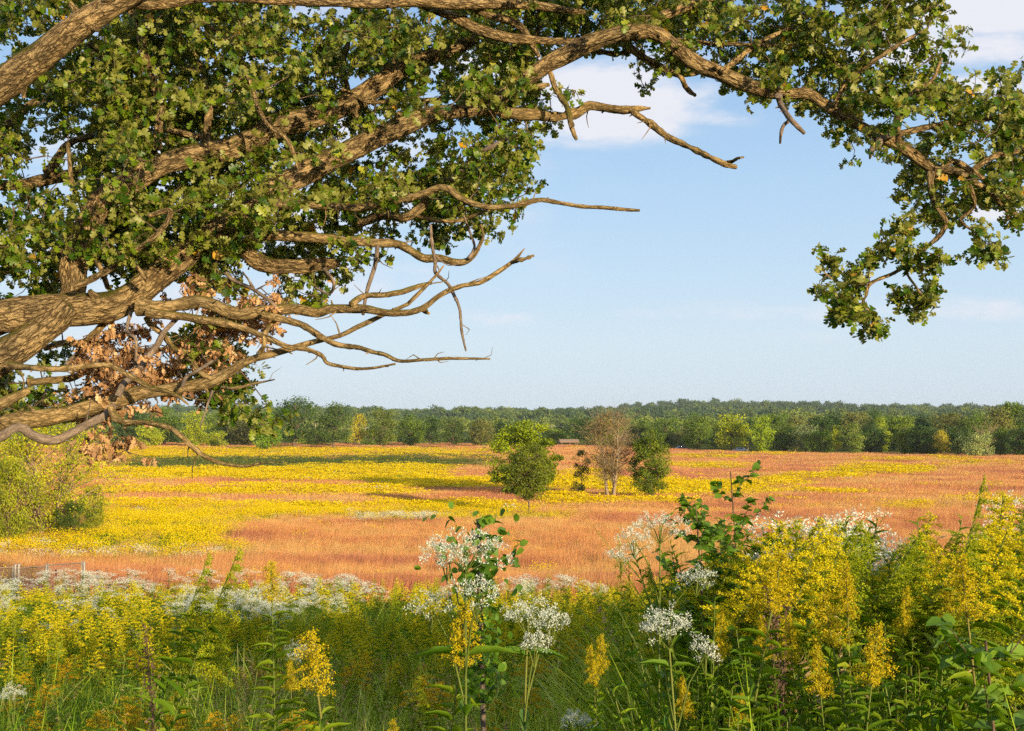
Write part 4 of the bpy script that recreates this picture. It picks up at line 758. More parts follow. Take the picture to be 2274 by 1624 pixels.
# distant woodland behind: uncountable crowns
lodk = [make_tree('w%d' % q, 12, 12, ('round', 'round', 'column')[q], .1, 22, 420, 1.5, seed=20 + q, clump=.26)[1] for q in range(3)]
M_W = []
for q, (a, b, c_) in enumerate([((.035, .07, .035), (.075, .13, .05), (.12, .19, .06)), ((.06, .10, .03), (.13, .19, .045), (.21, .27, .06)), ((.11, .16, .03), (.22, .28, .05), (.36, .38, .08))]): M_W.append(leaf_mat('woodland_%d' % q, [(0., a), (.5, b), (1., c_)], .25, .7, .1, inst=.35))
pro = []
for me in lodk:
    for mt in M_W:
        m2 = me.copy(); m2.materials.clear(); m2.materials.append(mt); pro.append(proto_obj('far_tree', m2))
def woods(n, d0, d1, u0, u1, hs, darkness):
    d = rng.uniform(d0, d1, n); x = rng.uniform(u0, u1, n) * d; h = hs * (.35 + .85 * rng.random(n) ** 1.3) * (.8 + .4 * vnoise(x / 45, d / 60, 4))
    z = ground_z(x, d) - .5; mi = np.clip((fbm(x / 70 + 4, d / 110 + 8, 15) * 4.2 - .6 + rng.normal(size=n) * .35 - darkness).astype(int), 0, 2); ki = rng.integers(0, 3, n)
    return np.stack([x, d, z], -1), rng.uniform(0, 6.28, n), h / 12, ki * 3 + mi
G_ = [woods(300, 455, 600, -.52, .24, 6.5, -.2), woods(330, 400, 520, .24, .6, 10, .5), woods(1300, 600, 1000, -.52, .6, 10, -.6), woods(2000, 1000, 1500, -.52, .6, 14, -.1), woods(3400, 1500, 2300, -.5, .6, 16, .9)]
strew('woodland', 'distant woodland covering the low hills behind the prairie', *[np.concatenate([g_[k] for g_ in G_]) for k in range(4)], pro)

# trees standing out in the prairie
mf1 = make_tree('field_maple', 9, 6.6, 'round', .08, 95, 20000, .21, seed=31, clump=.13, trunk_r=.13)
mf2 = make_tree('field_oak', 9, 6.2, 'round', .29, 75, 12500, .18, seed=32, clump=.12, trunk_r=.12, bare=1)
mf3 = make_tree('field_scrag', 6, 2.9, 'column', .06, 24, 2600, .14, seed=33, clump=.17, trunk_r=.06, bare=2)
mf4 = make_tree('field_dark', 9, 5.6, 'column', .12, 75, 11000, .20, seed=34, clump=.14, trunk_r=.13, bare=1)
mf5 = make_tree('field_bare', 10, 7.2, 'vase', .24, 95, 7000, .12, seed=35, clump=.15, trunk_r=.17, bare=12, forks=3, bark=M_PALEBARK)
plant_tree(mf1, 1163, 937, 1110, 140, (.30, .38, .015), 'large bright green tree in mid-field, behind the darker one', width=148, rz=1.)
plant_tree(mf2, 1172, 986, 1136, 109, (.17, .21, .02), 'darker small oak with thin trunk in front of the bright mid-field tree', width=128, rz=2.)
plant_tree(mf3, 1292, 1000, 1098, 138, (.12, .15, .025), 'small scraggly tree leaning beside the dead tree', width=50, rz=.4)
plant_tree(mf5, 1358, 914, 1106, 133, (.30, .23, .08), 'half dead tree with pale stems and bare twigs in mid-field', width=140, rz=2.2)
plant_tree(mf4, 1446, 955, 1108, 131, (.17, .23, .02), 'dense dark green tree on the right of the half dead tree', width=92, rz=3.)
lt = make_tree('willow', 9, 11, 'round', .14, 95, 15000, .15, seed=41, clump=.11, trunk_r=.16, bare=2, forks=2, lean=.06, bark=M_PALEBARK)
plant_tree(lt, 105, 925, 1152, 84, (.50, .50, .025), 'airy yellow-green tree with pale forked trunk under the low dead limb', width=300, rz=.5)
ls = make_tree('scrub', 4, 5, 'round', .02, 60, 9000, .11, seed=42, clump=.13, trunk_r=.05, forks=3, bare=1)
plant_tree(ls, 165, 1112, 1160, 82, (.09, .15, .02), 'dark green bush at the foot of the airy yellow-green tree', 'bush', 'bush', width=88)
plant_tree(ls, 20, 1010, 1165, 78, (.33, .36, .025), 'yellow-green bush at the left edge of the prairie', 'bush', 'bush', width=140)
plant_tree(ls, 42, 1085, 1168, 92, (.17, .22, .025), 'mid green bush between the two others at the left edge', 'bush', 'bush', width=80)
plant_tree(lt, -90, 895, 1150, 92, (.42, .46, .04), 'tall airy tree at the left edge behind the dead limbs', width=300, rz=3.)
plant_tree(ls, 200, 1075, 1140, 88, (.28, .31, .03), 'small bush on the right of the airy yellow-green tree', 'bush', 'bush', width=60)

# ------------------------------------------------------------------ built things
M_PIPE = plain_mat('galvanised_pipe', (.34, .30, .26), .5, .3); M_RUST = plain_mat('rusty_steel', (.20, .06, .04), .8); M_RUSTRAIL = plain_mat('weathered_rail', (.50, .36, .24), .7)
def fence_post(mb, x, y0, d, r, h0=None):
    p = P(x, y0, d); g0 = float(ground_z(p[0], d)); tube(mb, [(p[0], d, g0 - .2), (p[0], d, (g0 + p[2]) / 2), (p[0], d, p[2] - r)], [r, r, r], 10, step=2, seed=1)
    tube(mb, [(p[0], d, p[2] - r), (p[0], d, p[2] - r * .4), (p[0], d, p[2] + r * .5)], [r * 1.15, r * 1.05, r * .4], 10, step=.03, seed=2); return p
fp = P(110, 1280, 46); fg = float(ground_z(fp[0], 46)); fence = thing('wire_fence', 'old chain-link fence with pale rails and posts at the left, behind the white flowers', 'fence', (0, 0, 0))
FD = lambda x: 46 + (188 - x) * .012
for x, yt, r in [(-60, 1262, .045), (29, 1258, .028), (34, 1254, .05), (42, 1253, .055), (103, 1254, .045), (107, 1252, .03), (182, 1247, .028), (187, 1248, .05)]:
    mb = MB(); fence_post(mb, x, yt, FD(x), r); part('post', mb, M_PIPE, fence)
for (xa, ya, xb, yb) in [(-60, 1266, 29, 1259), (44, 1262, 103, 1257.5), (107, 1255, 182, 1250)]:
    mb = MB(); a, b = P(xa, ya, FD(xa)), P(xb, yb, FD(xb)); tube(mb, [a, (a + b) / 2 + np.array([0, 0, -.006]), b], [.022] * 3, 8, step=1., seed=3); part('rail', mb, M_RUSTRAIL, fence)
mb = MB(); xa = P(-60, 1266, FD(-60)); xb = P(184, 1250, FD(184)); wv = xb - xa; n = 150
for k in range(-14, n):
    for sgn in (1, -1):
        t0, t1 = k / n, (k + 11) / n
        if sgn < 0: t0, t1 = t1, t0
        a = xa + wv * t0 + np.array([0, 0, -.04]); b = xa + wv * t1; b = b + np.array([0, 0, -.04 - 1.0])
        if 0 <= t0 <= 1 and 0 <= t1 <= 1: tube(mb, [a, b], [.0022] * 2, 3, step=9, cap=False)
part('chain_mesh', mb, M_PIPE, fence)
for x, yt, yb_ in [(211 * .0 + 125, 1257 + 10, 1300), (217, 1267, 1310)]:
    mb = MB(); p = P(x, yt, 45); g0 = float(ground_z(p[0], 45)); box(mb, (p[0], 45, (p[2] + g0) / 2), (.05, .05, p[2] - g0)); box(mb, (p[0], 45 - .02, p[2] + .01), (.09, .02, .05))
    o = part('steel_stake', mb, M_RUST); tag(o, 'rusty steel stake %s the chain-link fence' % ('inside the longest bay of' if x < 200 else 'standing free just right of'), 'stake')
# small marker sign
p = P(583, 1181, 95); g0 = float(ground_z(p[0], 95)); sg = thing('marker_sign', 'small grey marker sign on a white post alone in the red grass', 'sign', (p[0], 95, g0))
mb = MB(); box(mb, (0, 0, .0 + (p[2] - g0 + .42) / 2), (.06, .05, p[2] - g0 + .42)); part('post', mb, plain_mat('white_paint', (.75, .68, .58)), sg)
mb = MB(); zc = p[2] - g0 + .22; box(mb, (0, .035, zc), (.5, .015, .36)); part('sign_plate', mb, plain_mat('sign_back', (.24, .24, .20)), sg)
mb = MB()
for dx in (-.26, .26): box(mb, (dx, .03, zc), (.035, .03, .40))
for dz in (-.19, .19): box(mb, (0, .03, zc + dz), (.56, .03, .03))
part('rim', mb, bpy.data.materials['white_paint'], sg)
# picnic shelter
p = P(1262, 991, 415); g0 = float(ground_z(p[0], 415)); sh = thing('picnic_shelter', 'low open picnic shelter with long tan roof at the far edge of the field', 'shelter', (p[0], 415, g0), .12)
mb = MB(); w2, dp, zb, zr = 3.3, 2.8, 1.6, 2.5
mb.add([(-w2, -dp, zb), (w2, -dp, zb), (w2 * .98, 0, zr), (-w2 * .98, 0, zr), (-w2, dp, zb), (w2, dp, zb), (-w2, -dp, zb - .14), (w2, -dp, zb - .14), (-w2, dp, zb - .14), (w2, dp, zb - .14)], [(0, 1, 2, 3), (3, 2, 5, 4), (6, 7, 1, 0), (8, 9, 5, 4), (6, 7, 9, 8)])
mb.add([(-w2, -dp, zb - .14), (-w2, dp, zb - .14), (-w2 * .98, 0, zr), (w2, -dp, zb - .14), (w2, dp, zb - .14), (w2 * .98, 0, zr)], [(0, 1, 2), (3, 4, 5)]); part('roof', mb, plain_mat('tan_roof', (.34, .21, .13), .8), sh, False)
for sx in (-2.6, 0, 2.6):
    for sy in (-2.2, 2.2):
        mb = MB(); box(mb, (sx, sy, (zb - .14) / 2 - .15), (.28, .28, zb - .14 + .3)); part('post', mb, plain_mat('brown_post', (.22, .12, .09)), sh)
mb = MB(); box(mb, (0, 0, .75), (1.8, .8, .06)); box(mb, (0, -.75, .45), (1.8, .28, .05)); box(mb, (0, .75, .45), (1.8, .28, .05)); box(mb, (-.7, 0, .22), (.08, 1.5, .4)); box(mb, (.7, 0, .22), (.08, 1.5, .4)); part('table', mb, bpy.data.materials['brown_post'], sh)
# cars half hidden by the grass
M_GLS = plain_mat('car_glass', (.03, .04, .05), .1); M_TYR = plain_mat('tyre_rubber', (.02, .02, .02), .9)
def car(x, y, d, colr, label, rz, mname):
    p = P(x, y, d); g0 = float(ground_z(p[0], d)) + .05; c = thing('parked_car', label, 'car', (p[0], d, g0), rz, 'cars parked beyond the prairie')
    prof = [(-2.1, .35), (-2.15, .75), (-1.9, .9), (-1.45, .95), (-.85, 1.42), (.75, 1.45), (1.35, 1.0), (2.0, .85), (2.12, .6), (2.1, .35)]
    mb = MB(); n = len(prof); V = [(a, -.85 + .12 * (b > 1.1), b) for a, b in prof] + [(a, .85 - .12 * (b > 1.1), b) for a, b in prof]
    mb.add(V, [(i, (i + 1) % n, n + (i + 1) % n, n + i) for i in range(n)])
    for s0 in (0, n): mb.add([V[s0 + i] for i in range(n)] + [(0, V[s0][1], .7)], [(i, (i + 1) % n, n) for i in range(n)])
    part('body', mb, plain_mat(mname, colr, .25, .2, .02), c, False)
    for sy in (-1, 1):
        mb = MB(); mb.add([(-1.2, sy * .80, 1.0), (1.1, sy * .80, 1.0), (.65, sy * .76, 1.36), (-.75, sy * .76, 1.36)], [(0, 1, 2, 3)]); part('window', mb, M_GLS, c, False)
        for sx in (-1.35, 1.3):
            mb = MB(); tube(mb, [(sx, sy * .70, .32), (sx, sy * .80, .32), (sx, sy * .9, .32)], [.32] * 3, 14, step=.1); part('wheel', mb, M_TYR, c)
car(1514, 993, 372, (.04, .05, .07), 'tiny dark car with bright roof beyond the red grass', .2, 'dark_paint'); car(1643, 999, 348, (.30, .38, .48), 'blue-grey car almost hidden below the broad yellow-green tree', 2.9, 'blue_paint')
# utility poles and their wires
M_POLE = plain_mat('pole_wood', (.50, .42, .33), .8); ends = []
for k, (x, yt, d) in enumerate([(700, 940, 450), (811, 949, 450), (1225, 945, 520), (1510, 947, 560)]):
    p = P(x, yt, d); g0 = float(ground_z(p[0], d)); hh = p[2] - g0; u = thing('utility_pole', ['wooden utility pole between the two tallest dark trees', 'pale utility pole with crossarms beside the thin yellow tree', 'utility pole in the gap right of the big mid-field tree', 'distant utility pole above the mid-field dark tree'][k], 'utility pole', (p[0], d, g0), 0, 'utility poles behind the tree line')
    mb = MB(); tube(mb, [(0, 0, -.2), (0, 0, hh / 2), (0, 0, hh)], [.17, .15, .12], 8, step=3); part('pole', mb, M_POLE, u)
    for q in (.25, 2.3):
        mb = MB(); box(mb, (0, -.18, hh - q), (2.6, .12, .14)); part('crossarm', mb, M_POLE, u)
    ends.append((p, hh))
for k in range(3):
    a, b = ends[k][0], ends[k + 1][0]
    for q, dx in ((.12, -1.1), (.12, 1.1), (2.2, 1.0)):
        o_ = np.array([dx, -.18, -q]); mb = MB(); tube(mb, [a + o_, (a + b) / 2 + o_ + np.array([0, 0, -1.2]), b + o_], [.022] * 3, 4, step=12); o = part('power_line', mb, M_PIPE)
        tag(o, '%s power line strung %s' % (('upper left-hand', 'upper right-hand', 'lower')[(0 if dx < 0 else 1) if q < 1 else 2], ('from the tallest trees to the yellow tree', 'from the yellow tree to the mid-field tree', 'behind the half dead tree')[k]), 'power line', 'power lines behind the tree line')
p = P(562, 989, 395); g0 = float(ground_z(p[0], 395)); mb = MB(); box(mb, (0, 0, .75), (1.6, .1, .7)); sgn = thing('red_board', 'small red board low beside the bright green cone-shaped tree', 'board', (p[0], 395, g0)); part('panel', mb, plain_mat('red_paint', (.5, .04, .05)), sgn)
mb = MB(); box(mb, (-.6, .08, .2), (.1, .06, .6)); part('leg', mb, M_POLE, sgn); mb = MB(); box(mb, (.6, .08, .2), (.1, .06, .6)); part('leg', mb, M_POLE, sgn)
# ------------------------------------------------------------------ flowering plants of the slope
M_GOLD = leaf_mat('goldenrod_flower', [(0., (.42, .38, .01)), (.5, (.74, .62, .012)), (1., (.86, .76, .03))], .35, .6, .15, inst=.25)
M_GOLDN = leaf_mat('shaded_goldenrod_flower', [(0., (.34, .26, .008)), (.5, (.62, .48, .012)), (1., (.78, .64, .02))], .35, .6, .15)  # near copy darkened: the foreground shade is put into its colour
M_AMBER = leaf_mat('amber_flower', [(0., (.42, .25, .008)), (.5, (.70, .46, .01)), (1., (.84, .62, .03))], .35, .6, .15, inst=.2)
M_BUD = leaf_mat('greenish_bud', [(0., (.16, .24, .012)), (.5, (.34, .40, .015)), (1., (.58, .56, .02))], .35, .6, .15, inst=.2)
M_BONE = leaf_mat('boneset_flower', [(0., (.46, .50, .36)), (.5, (.72, .74, .62)), (1., (.84, .85, .78))], .25, .6, .15, inst=.1)
M_LF = leaf_mat('narrow_leaf', [(0., (.06, .13, .008)), (.5, (.15, .25, .015)), (.9, (.28, .36, .025)), (1., (.45, .42, .05))], .4, .6, .15, inst=.4)
M_BROADL = leaf_mat('broad_leaf', [(0., (.05, .12, .012)), (.5, (.11, .22, .02)), (1., (.21, .33, .035))], .35, .5, .22, inst=.35)
M_STEM = leaf_mat('stem_green', [(0., (.07, .10, .015)), (.5, (.15, .19, .03)), (1., (.24, .20, .06))], .1, .6, .2, inst=.4)
M_GRASS = leaf_mat('meadow_grass', [(0., (.08, .18, .01)), (.45, (.24, .38, .02)), (.8, (.44, .54, .05)), (1., (.62, .55, .18))], .42, .6, .12, inst=.45)
M_PALEG = leaf_mat('pale_grass', [(0., (.20, .32, .02)), (.45, (.42, .52, .06)), (.8, (.62, .66, .14)), (1., (.80, .68, .36))], .42, .6, .12, inst=.35)  # straw-toned grass, also lightened in colour to lift the shaded centre
M_TAN = leaf_mat('dry_seed', [(0., (.26, .16, .07)), (.5, (.44, .30, .15)), (1., (.62, .46, .26))], .35, .7, .1, inst=.3)
M_DRYBR = leaf_mat('dry_brown', [(0., (.07, .045, .03)), (1., (.22, .14, .09))], .15, .8, .1)
def curve_stem(h, lean, az, n=6):
    t = np.linspace(0, 1, n); o = lean * h * t ** 1.8
    return np.stack([o * math.cos(az), o * math.sin(az), h * t], -1)
def at_line(S, u):
    x = np.linspace(0, 1, len(S)); return np.stack([np.interp(u, x, S[:, k]) for k in range(3)], -1)
def goldenrod(seed, h=1.2, lod=0, plume=.26, wid=.13, nr=20, fl=.0065, lean=.08, leaves=46, flower=0, sweep=None):
    """returns stem, foliage and flower builders; sweep = direction in which the wind lays the plume"""
    r = np.random.default_rng(seed); az = r.uniform(0, 6.28) if sweep is None else sweep; S = curve_stem(h, lean, az)
    sm, fm, pm = MB(), MB(), MB()
    tube(sm, S, np.linspace(.0038, .0018, len(S)), 5 if lod == 0 else 3, step=.12, rnd=r.random(), cap=False)
    u = np.linspace(.12, .86, leaves); a = np.arange(leaves) * 2.4 + r.uniform(0, 6); b = at_line(S, u)
    ax = np.stack([np.cos(a), np.sin(a), r.uniform(.1, .9, leaves)], -1); ln = (.035 + .075 * np.sin(np.pi * np.clip(u, 0, 1) ** 1.2)) * r.uniform(.7, 1.15, leaves) * (.8 if fl < .005 else 1)
    scatter(fm, *(LANCE), b, ax, np.array([[0, 0, 1.]]) + r.normal(size=(leaves, 3)) * .3, ln, ln * .19, r.random(leaves), droop=r.uniform(.1, .6, leaves))
    for k in range(nr):
        t = k / (nr - 1); z = 1 - plume / h * (1 - t); p0 = at_line(S, np.array([z]))[0]; a = k * 2.4 + r.normal() * .3
        L0 = wid * (1.05 - t) ** .7 * r.uniform(.6, 1.3) + .012; d_ = np.array([math.cos(a), math.sin(a), .9]); 
        if sweep is not None: d_[:2] = d_[:2] * .6 + np.array([math.cos(sweep), math.sin(sweep)]) * .8
        d_ = unit(d_); s_ = np.linspace(0, 1, 5)[:, None]
        R_ = p0 + d_ * L0 * s_ + np.array([0, 0, -1.]) * L0 * .55 * s_ ** 2.2
        tube(sm, R_, np.linspace(.0012, .0006, 5), 3, step=.05, cap=False, rnd=.6)
        nf = max(4, int(L0 / ((.0011 if fl > .005 else .0007) if lod == 0 else .0055))); uu_ = r.uniform(.12, 1.02, nf); b = at_line(R_, uu_) + r.normal(size=(nf, 3)) * .0042 + np.array([0, 0, .002])
        f_ = fl * (.78 if lod == 0 else 2.0)
        for q in range(2): scatter(pm, *DIAM, b, r.normal(size=(nf, 3)) * .8 + np.array([0, 0, .8]), r.normal(size=(nf, 3)), f_ * r.uniform(.7, 1.3, nf), f_ * .8, r.random(nf))
    return sm, fm, pm
def boneset(seed, h=1.1, lod=0, span=.11, heads=26, lean=.05, leaves=16, fl=.0075, side=2, llen=.12):
    r = np.random.default_rng(seed); S = curve_stem(h, lean, r.uniform(0, 6.28)); sm, fm, pm = MB(), MB(), MB()
    tube(sm, S, np.linspace(.0045, .002, len(S)), 5 if lod == 0 else 3, step=.12, rnd=r.random(), cap=False)
    u = np.repeat(np.linspace(.15, .93, leaves // 2), 2); a = np.arange(leaves) * np.pi + (np.arange(leaves) // 2) * 1.57; b = at_line(S, u)
    ax = np.stack([np.cos(a), np.sin(a), r.uniform(.2, .8, leaves)], -1); ln = llen * (1.1 - .55 * u) * r.uniform(.8, 1.1, leaves)
    scatter(fm, *LANCE, b, ax, np.array([[0, 0, 1.]]) + r.normal(size=(leaves, 3)) * .2, ln, ln * .26, r.random(leaves), droop=r.uniform(.15, .5, leaves))
    cl = [(1.0, span, 0, 0)] + [(.93 - .035 * k, span * r.uniform(.45, .7), r.uniform(0, 6.28), span * r.uniform(.9, 1.4)) for k in range(side + 1)]
    for (u0, sp_, a0, off) in cl:
        p0 = at_line(S, np.array([u0 - .04]))[0]; c = p0 + np.array([off * math.cos(a0), off * math.sin(a0), .05 + (.06 if off else 0.)])
        if off: tube(sm, [p0 - np.array([0, 0, .06]), (p0 + c) / 2 + np.array([0, 0, .0]), c], [.002, .0016, .0012], 4, step=.06, cap=False)
        nh = int(heads * (1.9 if lod == 0 else 1) * (sp_ / span) ** 1.3)
        for k in range(nh):
            rad = sp_ * math.sqrt((k + .5) / nh); aa = k * 2.4; e = c + np.array([rad * math.cos(aa) * 1.05, rad * math.sin(aa), .02 - .42 * rad ** 2 / sp_ + r.normal() * .011])
            if lod == 0 and k % 3 == 0: tube(sm, [c - np.array([0, 0, .045]) + (e - c) * .25 * (k % 3), (c + e) / 2 + np.array([0, 0, -.010]), e], [.0009, .0008, .0006], 3, step=.08, cap=False, rnd=.5)
            nf = 30 if lod == 0 else 7; f_ = fl * (.50 if lod == 0 else 1.3); hr = .013 if lod == 0 else .012
            dr_ = unit(r.normal(size=(nf, 3)) + np.array([0, 0, .9])); scatter(pm, *DIAM, e + dr_ * hr * .6 * r.random((nf, 1)) + r.normal(size=(nf, 3)) * .003, dr_, r.normal(size=(nf, 3)), f_ * r.uniform(.8, 1.4, nf), f_ * .55, r.random(nf))
    return sm, fm, pm
def joined(name, parts_, mats):
    mb = MB()
    for k, p_ in enumerate(parts_): mb.merge(p_, k)
    return proto_obj(name, mb.mesh(name, mats, False))
def grass_tuft(name, n, rad, h, w, lean=.35, mat=None, lo=.5):
    mb = MB(); a = rng.uniform(0, 2 * np.pi, n); r = rad * np.sqrt(rng.random(n)); b = np.stack([r * np.cos(a), r * np.sin(a), np.zeros(n)], -1)
    ax = np.stack([np.cos(a) * lean, np.sin(a) * lean, np.ones(n)], -1) + rng.normal(size=(n, 3)) * np.array([.25, .25, .05]); hn = np.stack([-np.cos(a), -np.sin(a), np.full(n, .3)], -1) + rng.normal(size=(n, 3)) * .35
    scatter(mb, *BLADE, b, ax, hn, h * rng.uniform(lo, 1.1, n), w * rng.uniform(.7, 1.3, n), rng.random(n), droop=rng.uniform(.05, .75, n)); return proto_obj(name, mb.mesh(name, mat or M_GRASS, True))
def seed_grass(name, n, h, mat=M_TAN):
    mb, sm = MB(), MB()
    for k in range(n):
        a = rng.uniform(0, 6.28); S = curve_stem(h * rng.uniform(.75, 1.1), rng.uniform(.15, .45), a, 7) + np.array([rng.normal() * .05, rng.normal() * .05, 0]); tube(sm, S, [.0009] * 7, 3, step=.15, cap=False, rnd=.6)
        nf = 16; u = rng.uniform(.78, 1.0, nf); b = at_line(S, u); d_ = unit(np.array([math.cos(a) * .9, math.sin(a) * .9, -.5]) + rng.normal(size=(nf, 3)) * .35)
        scatter(mb, *DIAM, b, d_, rng.normal(size=(nf, 3)), rng.uniform(.022, .036, nf), .006, rng.random(nf))
    return joined(name, [mb, sm], [mat, M_STEM])
def leafy(name, h, n, ln, wr, tmpl=LANCE, mat=None, lean=.1, up=.4):
    S = curve_stem(h, lean, rng.uniform(0, 6.28)); sm, fm = MB(), MB(); tube(sm, S, np.linspace(.004, .0015, len(S)), 4, step=.12, cap=False)
    u = np.linspace(.08, 1., n); a = np.arange(n) * 2.4; b = at_line(S, u); ax = np.stack([np.cos(a), np.sin(a), rng.uniform(up - .3, up + .4, n)], -1)
    l_ = ln * (1.15 - .6 * u) * rng.uniform(.8, 1.15, n); scatter(fm, *tmpl, b, ax, np.array([[0, 0, 1.]]) + rng.normal(size=(n, 3)) * .3, l_, l_ * wr, rng.random(n), droop=rng.uniform(.1, .7, n)); return joined(name, [sm, fm], [M_STEM, mat or M_BROADL])

# how high the growth reaches in view at each place, by distance
EX = [0, 400, 700, 1000, 1250, 1370, 1440, 1520, 1600, 1660, 1760, 1850, 1950, 2040, 2120, 2200, 2285, 2360, 2600]
EY = [1282, 1272, 1268, 1274, 1262, 1256, 1238, 1178, 1112, 1095, 1120, 1130, 1130, 1120, 1105, 1100, 1100, 1330, 1450]
def env_top(sx, d):
    y = np.interp(sx, EX, EY); r_ = np.clip((sx - 1410) / 170, 0, 1)
    nearlim_l = np.interp(d, [3, 5, 7, 10, 13, 17, 22, 60], [1640, 1545, 1470, 1385, 1340, 1305, 1272, 1262])
    nearlim_r = np.interp(d, [2.2, 3.2, 4.0, 5.0, 6.2, 7.2, 9, 12, 60], [1640, 1500, 1380, 1240, 1100, 1120, 1215, 1245, 1245])
    nl_ = nearlim_l * (1 - r_) + nearlim_r * r_; return np.maximum(y, nl_)
def clear_height(x, d, jitter=0.):
    z = ground_z(x, d); sx, _ = proj(np.stack([x, d, z + 1], -1)); yt = env_top(sx, d) + jitter; z1 = (930 - yt) / F * d
    return z, z1 - z, sx
def sow(n, d0, d1, power=1.6):
    d = d0 * (d1 / d0) ** (rng.random(n) ** (1 / power)); x = rng.uniform(-.5, .5, n) * (d + 1.2); return x, d

# ---- grasses and leafy undergrowth
gt = [grass_tuft('meadow_grass', 40, .12, .55, .008), grass_tuft('meadow_grass', 36, .14, .65, .009, .6), grass_tuft('meadow_grass', 30, .10, .75, .007, .3), grass_tuft('arching_grass', 9, .08, .85, .014, .6),
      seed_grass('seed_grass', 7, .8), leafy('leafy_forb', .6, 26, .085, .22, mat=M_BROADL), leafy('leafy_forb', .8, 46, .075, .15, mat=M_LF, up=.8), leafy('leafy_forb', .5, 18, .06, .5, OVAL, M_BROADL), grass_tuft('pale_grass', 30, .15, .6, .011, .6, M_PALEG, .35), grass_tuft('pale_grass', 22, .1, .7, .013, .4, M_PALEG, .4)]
x, d = sow(23000, 2.3, 31, 1.3); z, hc, sx = clear_height(x, d, rng.normal(size=len(x)) * 22)
pt = fbm(x / 1.6, d / 1.8, 91); rt = rng.random(len(x)); rgt = sx > 1350
idx = np.select([rt < .28, rt < .50, rt < .68, rt < .76, rt < .78], [0, 1, 2, 3, 4], 6); idx = np.where((rt > .78) & (pt > .52), 5, idx); dry = (sx < 1100) & (sx > 500) & (d < 9) & (rt < .06); idx = np.where(dry, 4, idx); idx = np.where((rt > .93) & (pt < .5), 7, idx)
idx = np.where(rgt & (idx < 3) & (rng.random(len(x)) < .45), rng.choice([5, 6], len(x)), idx)
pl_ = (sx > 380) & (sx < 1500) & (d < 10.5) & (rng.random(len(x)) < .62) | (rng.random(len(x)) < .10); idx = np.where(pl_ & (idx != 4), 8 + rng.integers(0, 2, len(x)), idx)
hp = np.array([.62, .72, .85, .8, .85, .62, .82, .5, .62, .72])[idx]; s = np.minimum(hc * np.where(d > 9.5, .72, 1.) / hp, rng.uniform(.85, 1.5, len(x)) * np.where(rgt, 1.45, 1.)) * rng.uniform(.8, 1., len(x)); ok = (s > .3)
wsc = np.where(d < 6, .75, 1.05)
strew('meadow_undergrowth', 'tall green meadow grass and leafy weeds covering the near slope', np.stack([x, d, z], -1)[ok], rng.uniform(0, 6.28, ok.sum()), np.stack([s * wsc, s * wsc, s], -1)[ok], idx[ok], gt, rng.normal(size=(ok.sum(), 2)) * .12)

# ---- goldenrods and bonesets: kinds, then every plant on its own
def kit(name, gen, mats):
    sm, fm, pm = gen; return (sm.mesh(name + '_stem', mats[0], True), fm.mesh(name + '_leaf', mats[1], True), pm.mesh(name + '_bloom', mats[2], False))
GR_HI = [kit('g%d' % k, goldenrod(100 + k, 1.25, 0, .26, .12, 26, .0062, .08, 48), (M_STEM, M_LF, M_GOLD)) for k in range(3)]
GR_W = [kit('gw%d' % k, goldenrod(140 + k, 1.35, 0, .42, .16, 32, .0065, .2, 50, sweep=.15), (M_STEM, M_LF, M_BUD)) for k in range(2)]
GR_LO = [kit('gl%d' % k, goldenrod(110 + k, 1.15, 1, .27, .13, 18, .0052, .1, 44), (M_STEM, M_LF, (M_GOLD, M_BUD, M_GOLD)[k])) for k in range(3)]
GR_AM = [kit('ga%d' % k, goldenrod(120 + k, .85, 0, .18, .15, 20, .006, .12, 34), (M_STEM, M_LF, M_AMBER)) for k in range(2)]
BO_HI = [kit('b%d' % k, boneset(200 + k, 1.15, 0), (M_STEM, M_BROADL, M_BONE)) for k in range(3)]
BO_LO = [kit('bl%d' % k, boneset(210 + k, 1.1, 1, .085, 26, side=4), (M_STEM, M_BROADL, M_BONE)) for k in range(3)]
HT = {id(k[0]): max(v.co.z for v in k[2].vertices) for L_ in (GR_HI, GR_W, GR_LO, GR_AM, BO_HI, BO_LO) for k in L_}
def plant(kitm, x, d, z, h, label, cat, name, group, rz=None, wide=1., tilt=(0, 0), bloom='flower_plume'):
    s = h / HT[id(kitm[0])]; o = thing(name, label, cat, (x, d, z), 0, group); o.rotation_euler = (tilt[0], tilt[1], rng.uniform(0, 6.28) if rz is None else rz); o.scale = (s * wide, s * wide, s)
    for nm, me in zip(('stem', 'foliage', bloom), kitm):
        c = bpy.data.objects.new(nm, me); C.objects.link(c); c.parent = o
    return o
def whereabouts(sx, d):
    if d > 19: return 'in the farthest sunlit row of the slope'
    if d > 12: return 'in the middle of the slope below the white flowers'
    return 'among the grass low on the slope'
goldA = 'goldenrod with yellow plume '
# mass of goldenrod: 300 that show largest are single plants, the rest one object
x, d = sow(4600, 4.6, 31, 1.55); sj = rng.normal(size=len(x)) * 26; z, hc, sx = clear_height(x, d, np.abs(sj) * 1.1); pat = fbm(x / 2.2 + 4, d / 2.6, 71)
left = sx < 1330; want = np.where(left, np.clip((d - 7.2) / 3.5, 0, 1) * np.where(d > 17, .62, .97), .85 * np.clip((d - 4) / 3, 0, 1)) * (.35 + .9 * (pat > .42))
kp = (rng.random(len(x)) < want) & (hc > .42) & (sx > -260) & (sx < 2530); x, d, z, hc, sx = x[kp], d[kp], z[kp], hc[kp], sx[kp]
h = np.minimum(hc, rng.uniform(1.1, 1.7, len(x))) * rng.uniform(.84, 1., len(x)); vis = (sx > -20) & (sx < 2290)
size = h / d * vis * (1 + .35 * (h > hc * .93)); od = np.argsort(-size); n1 = 70
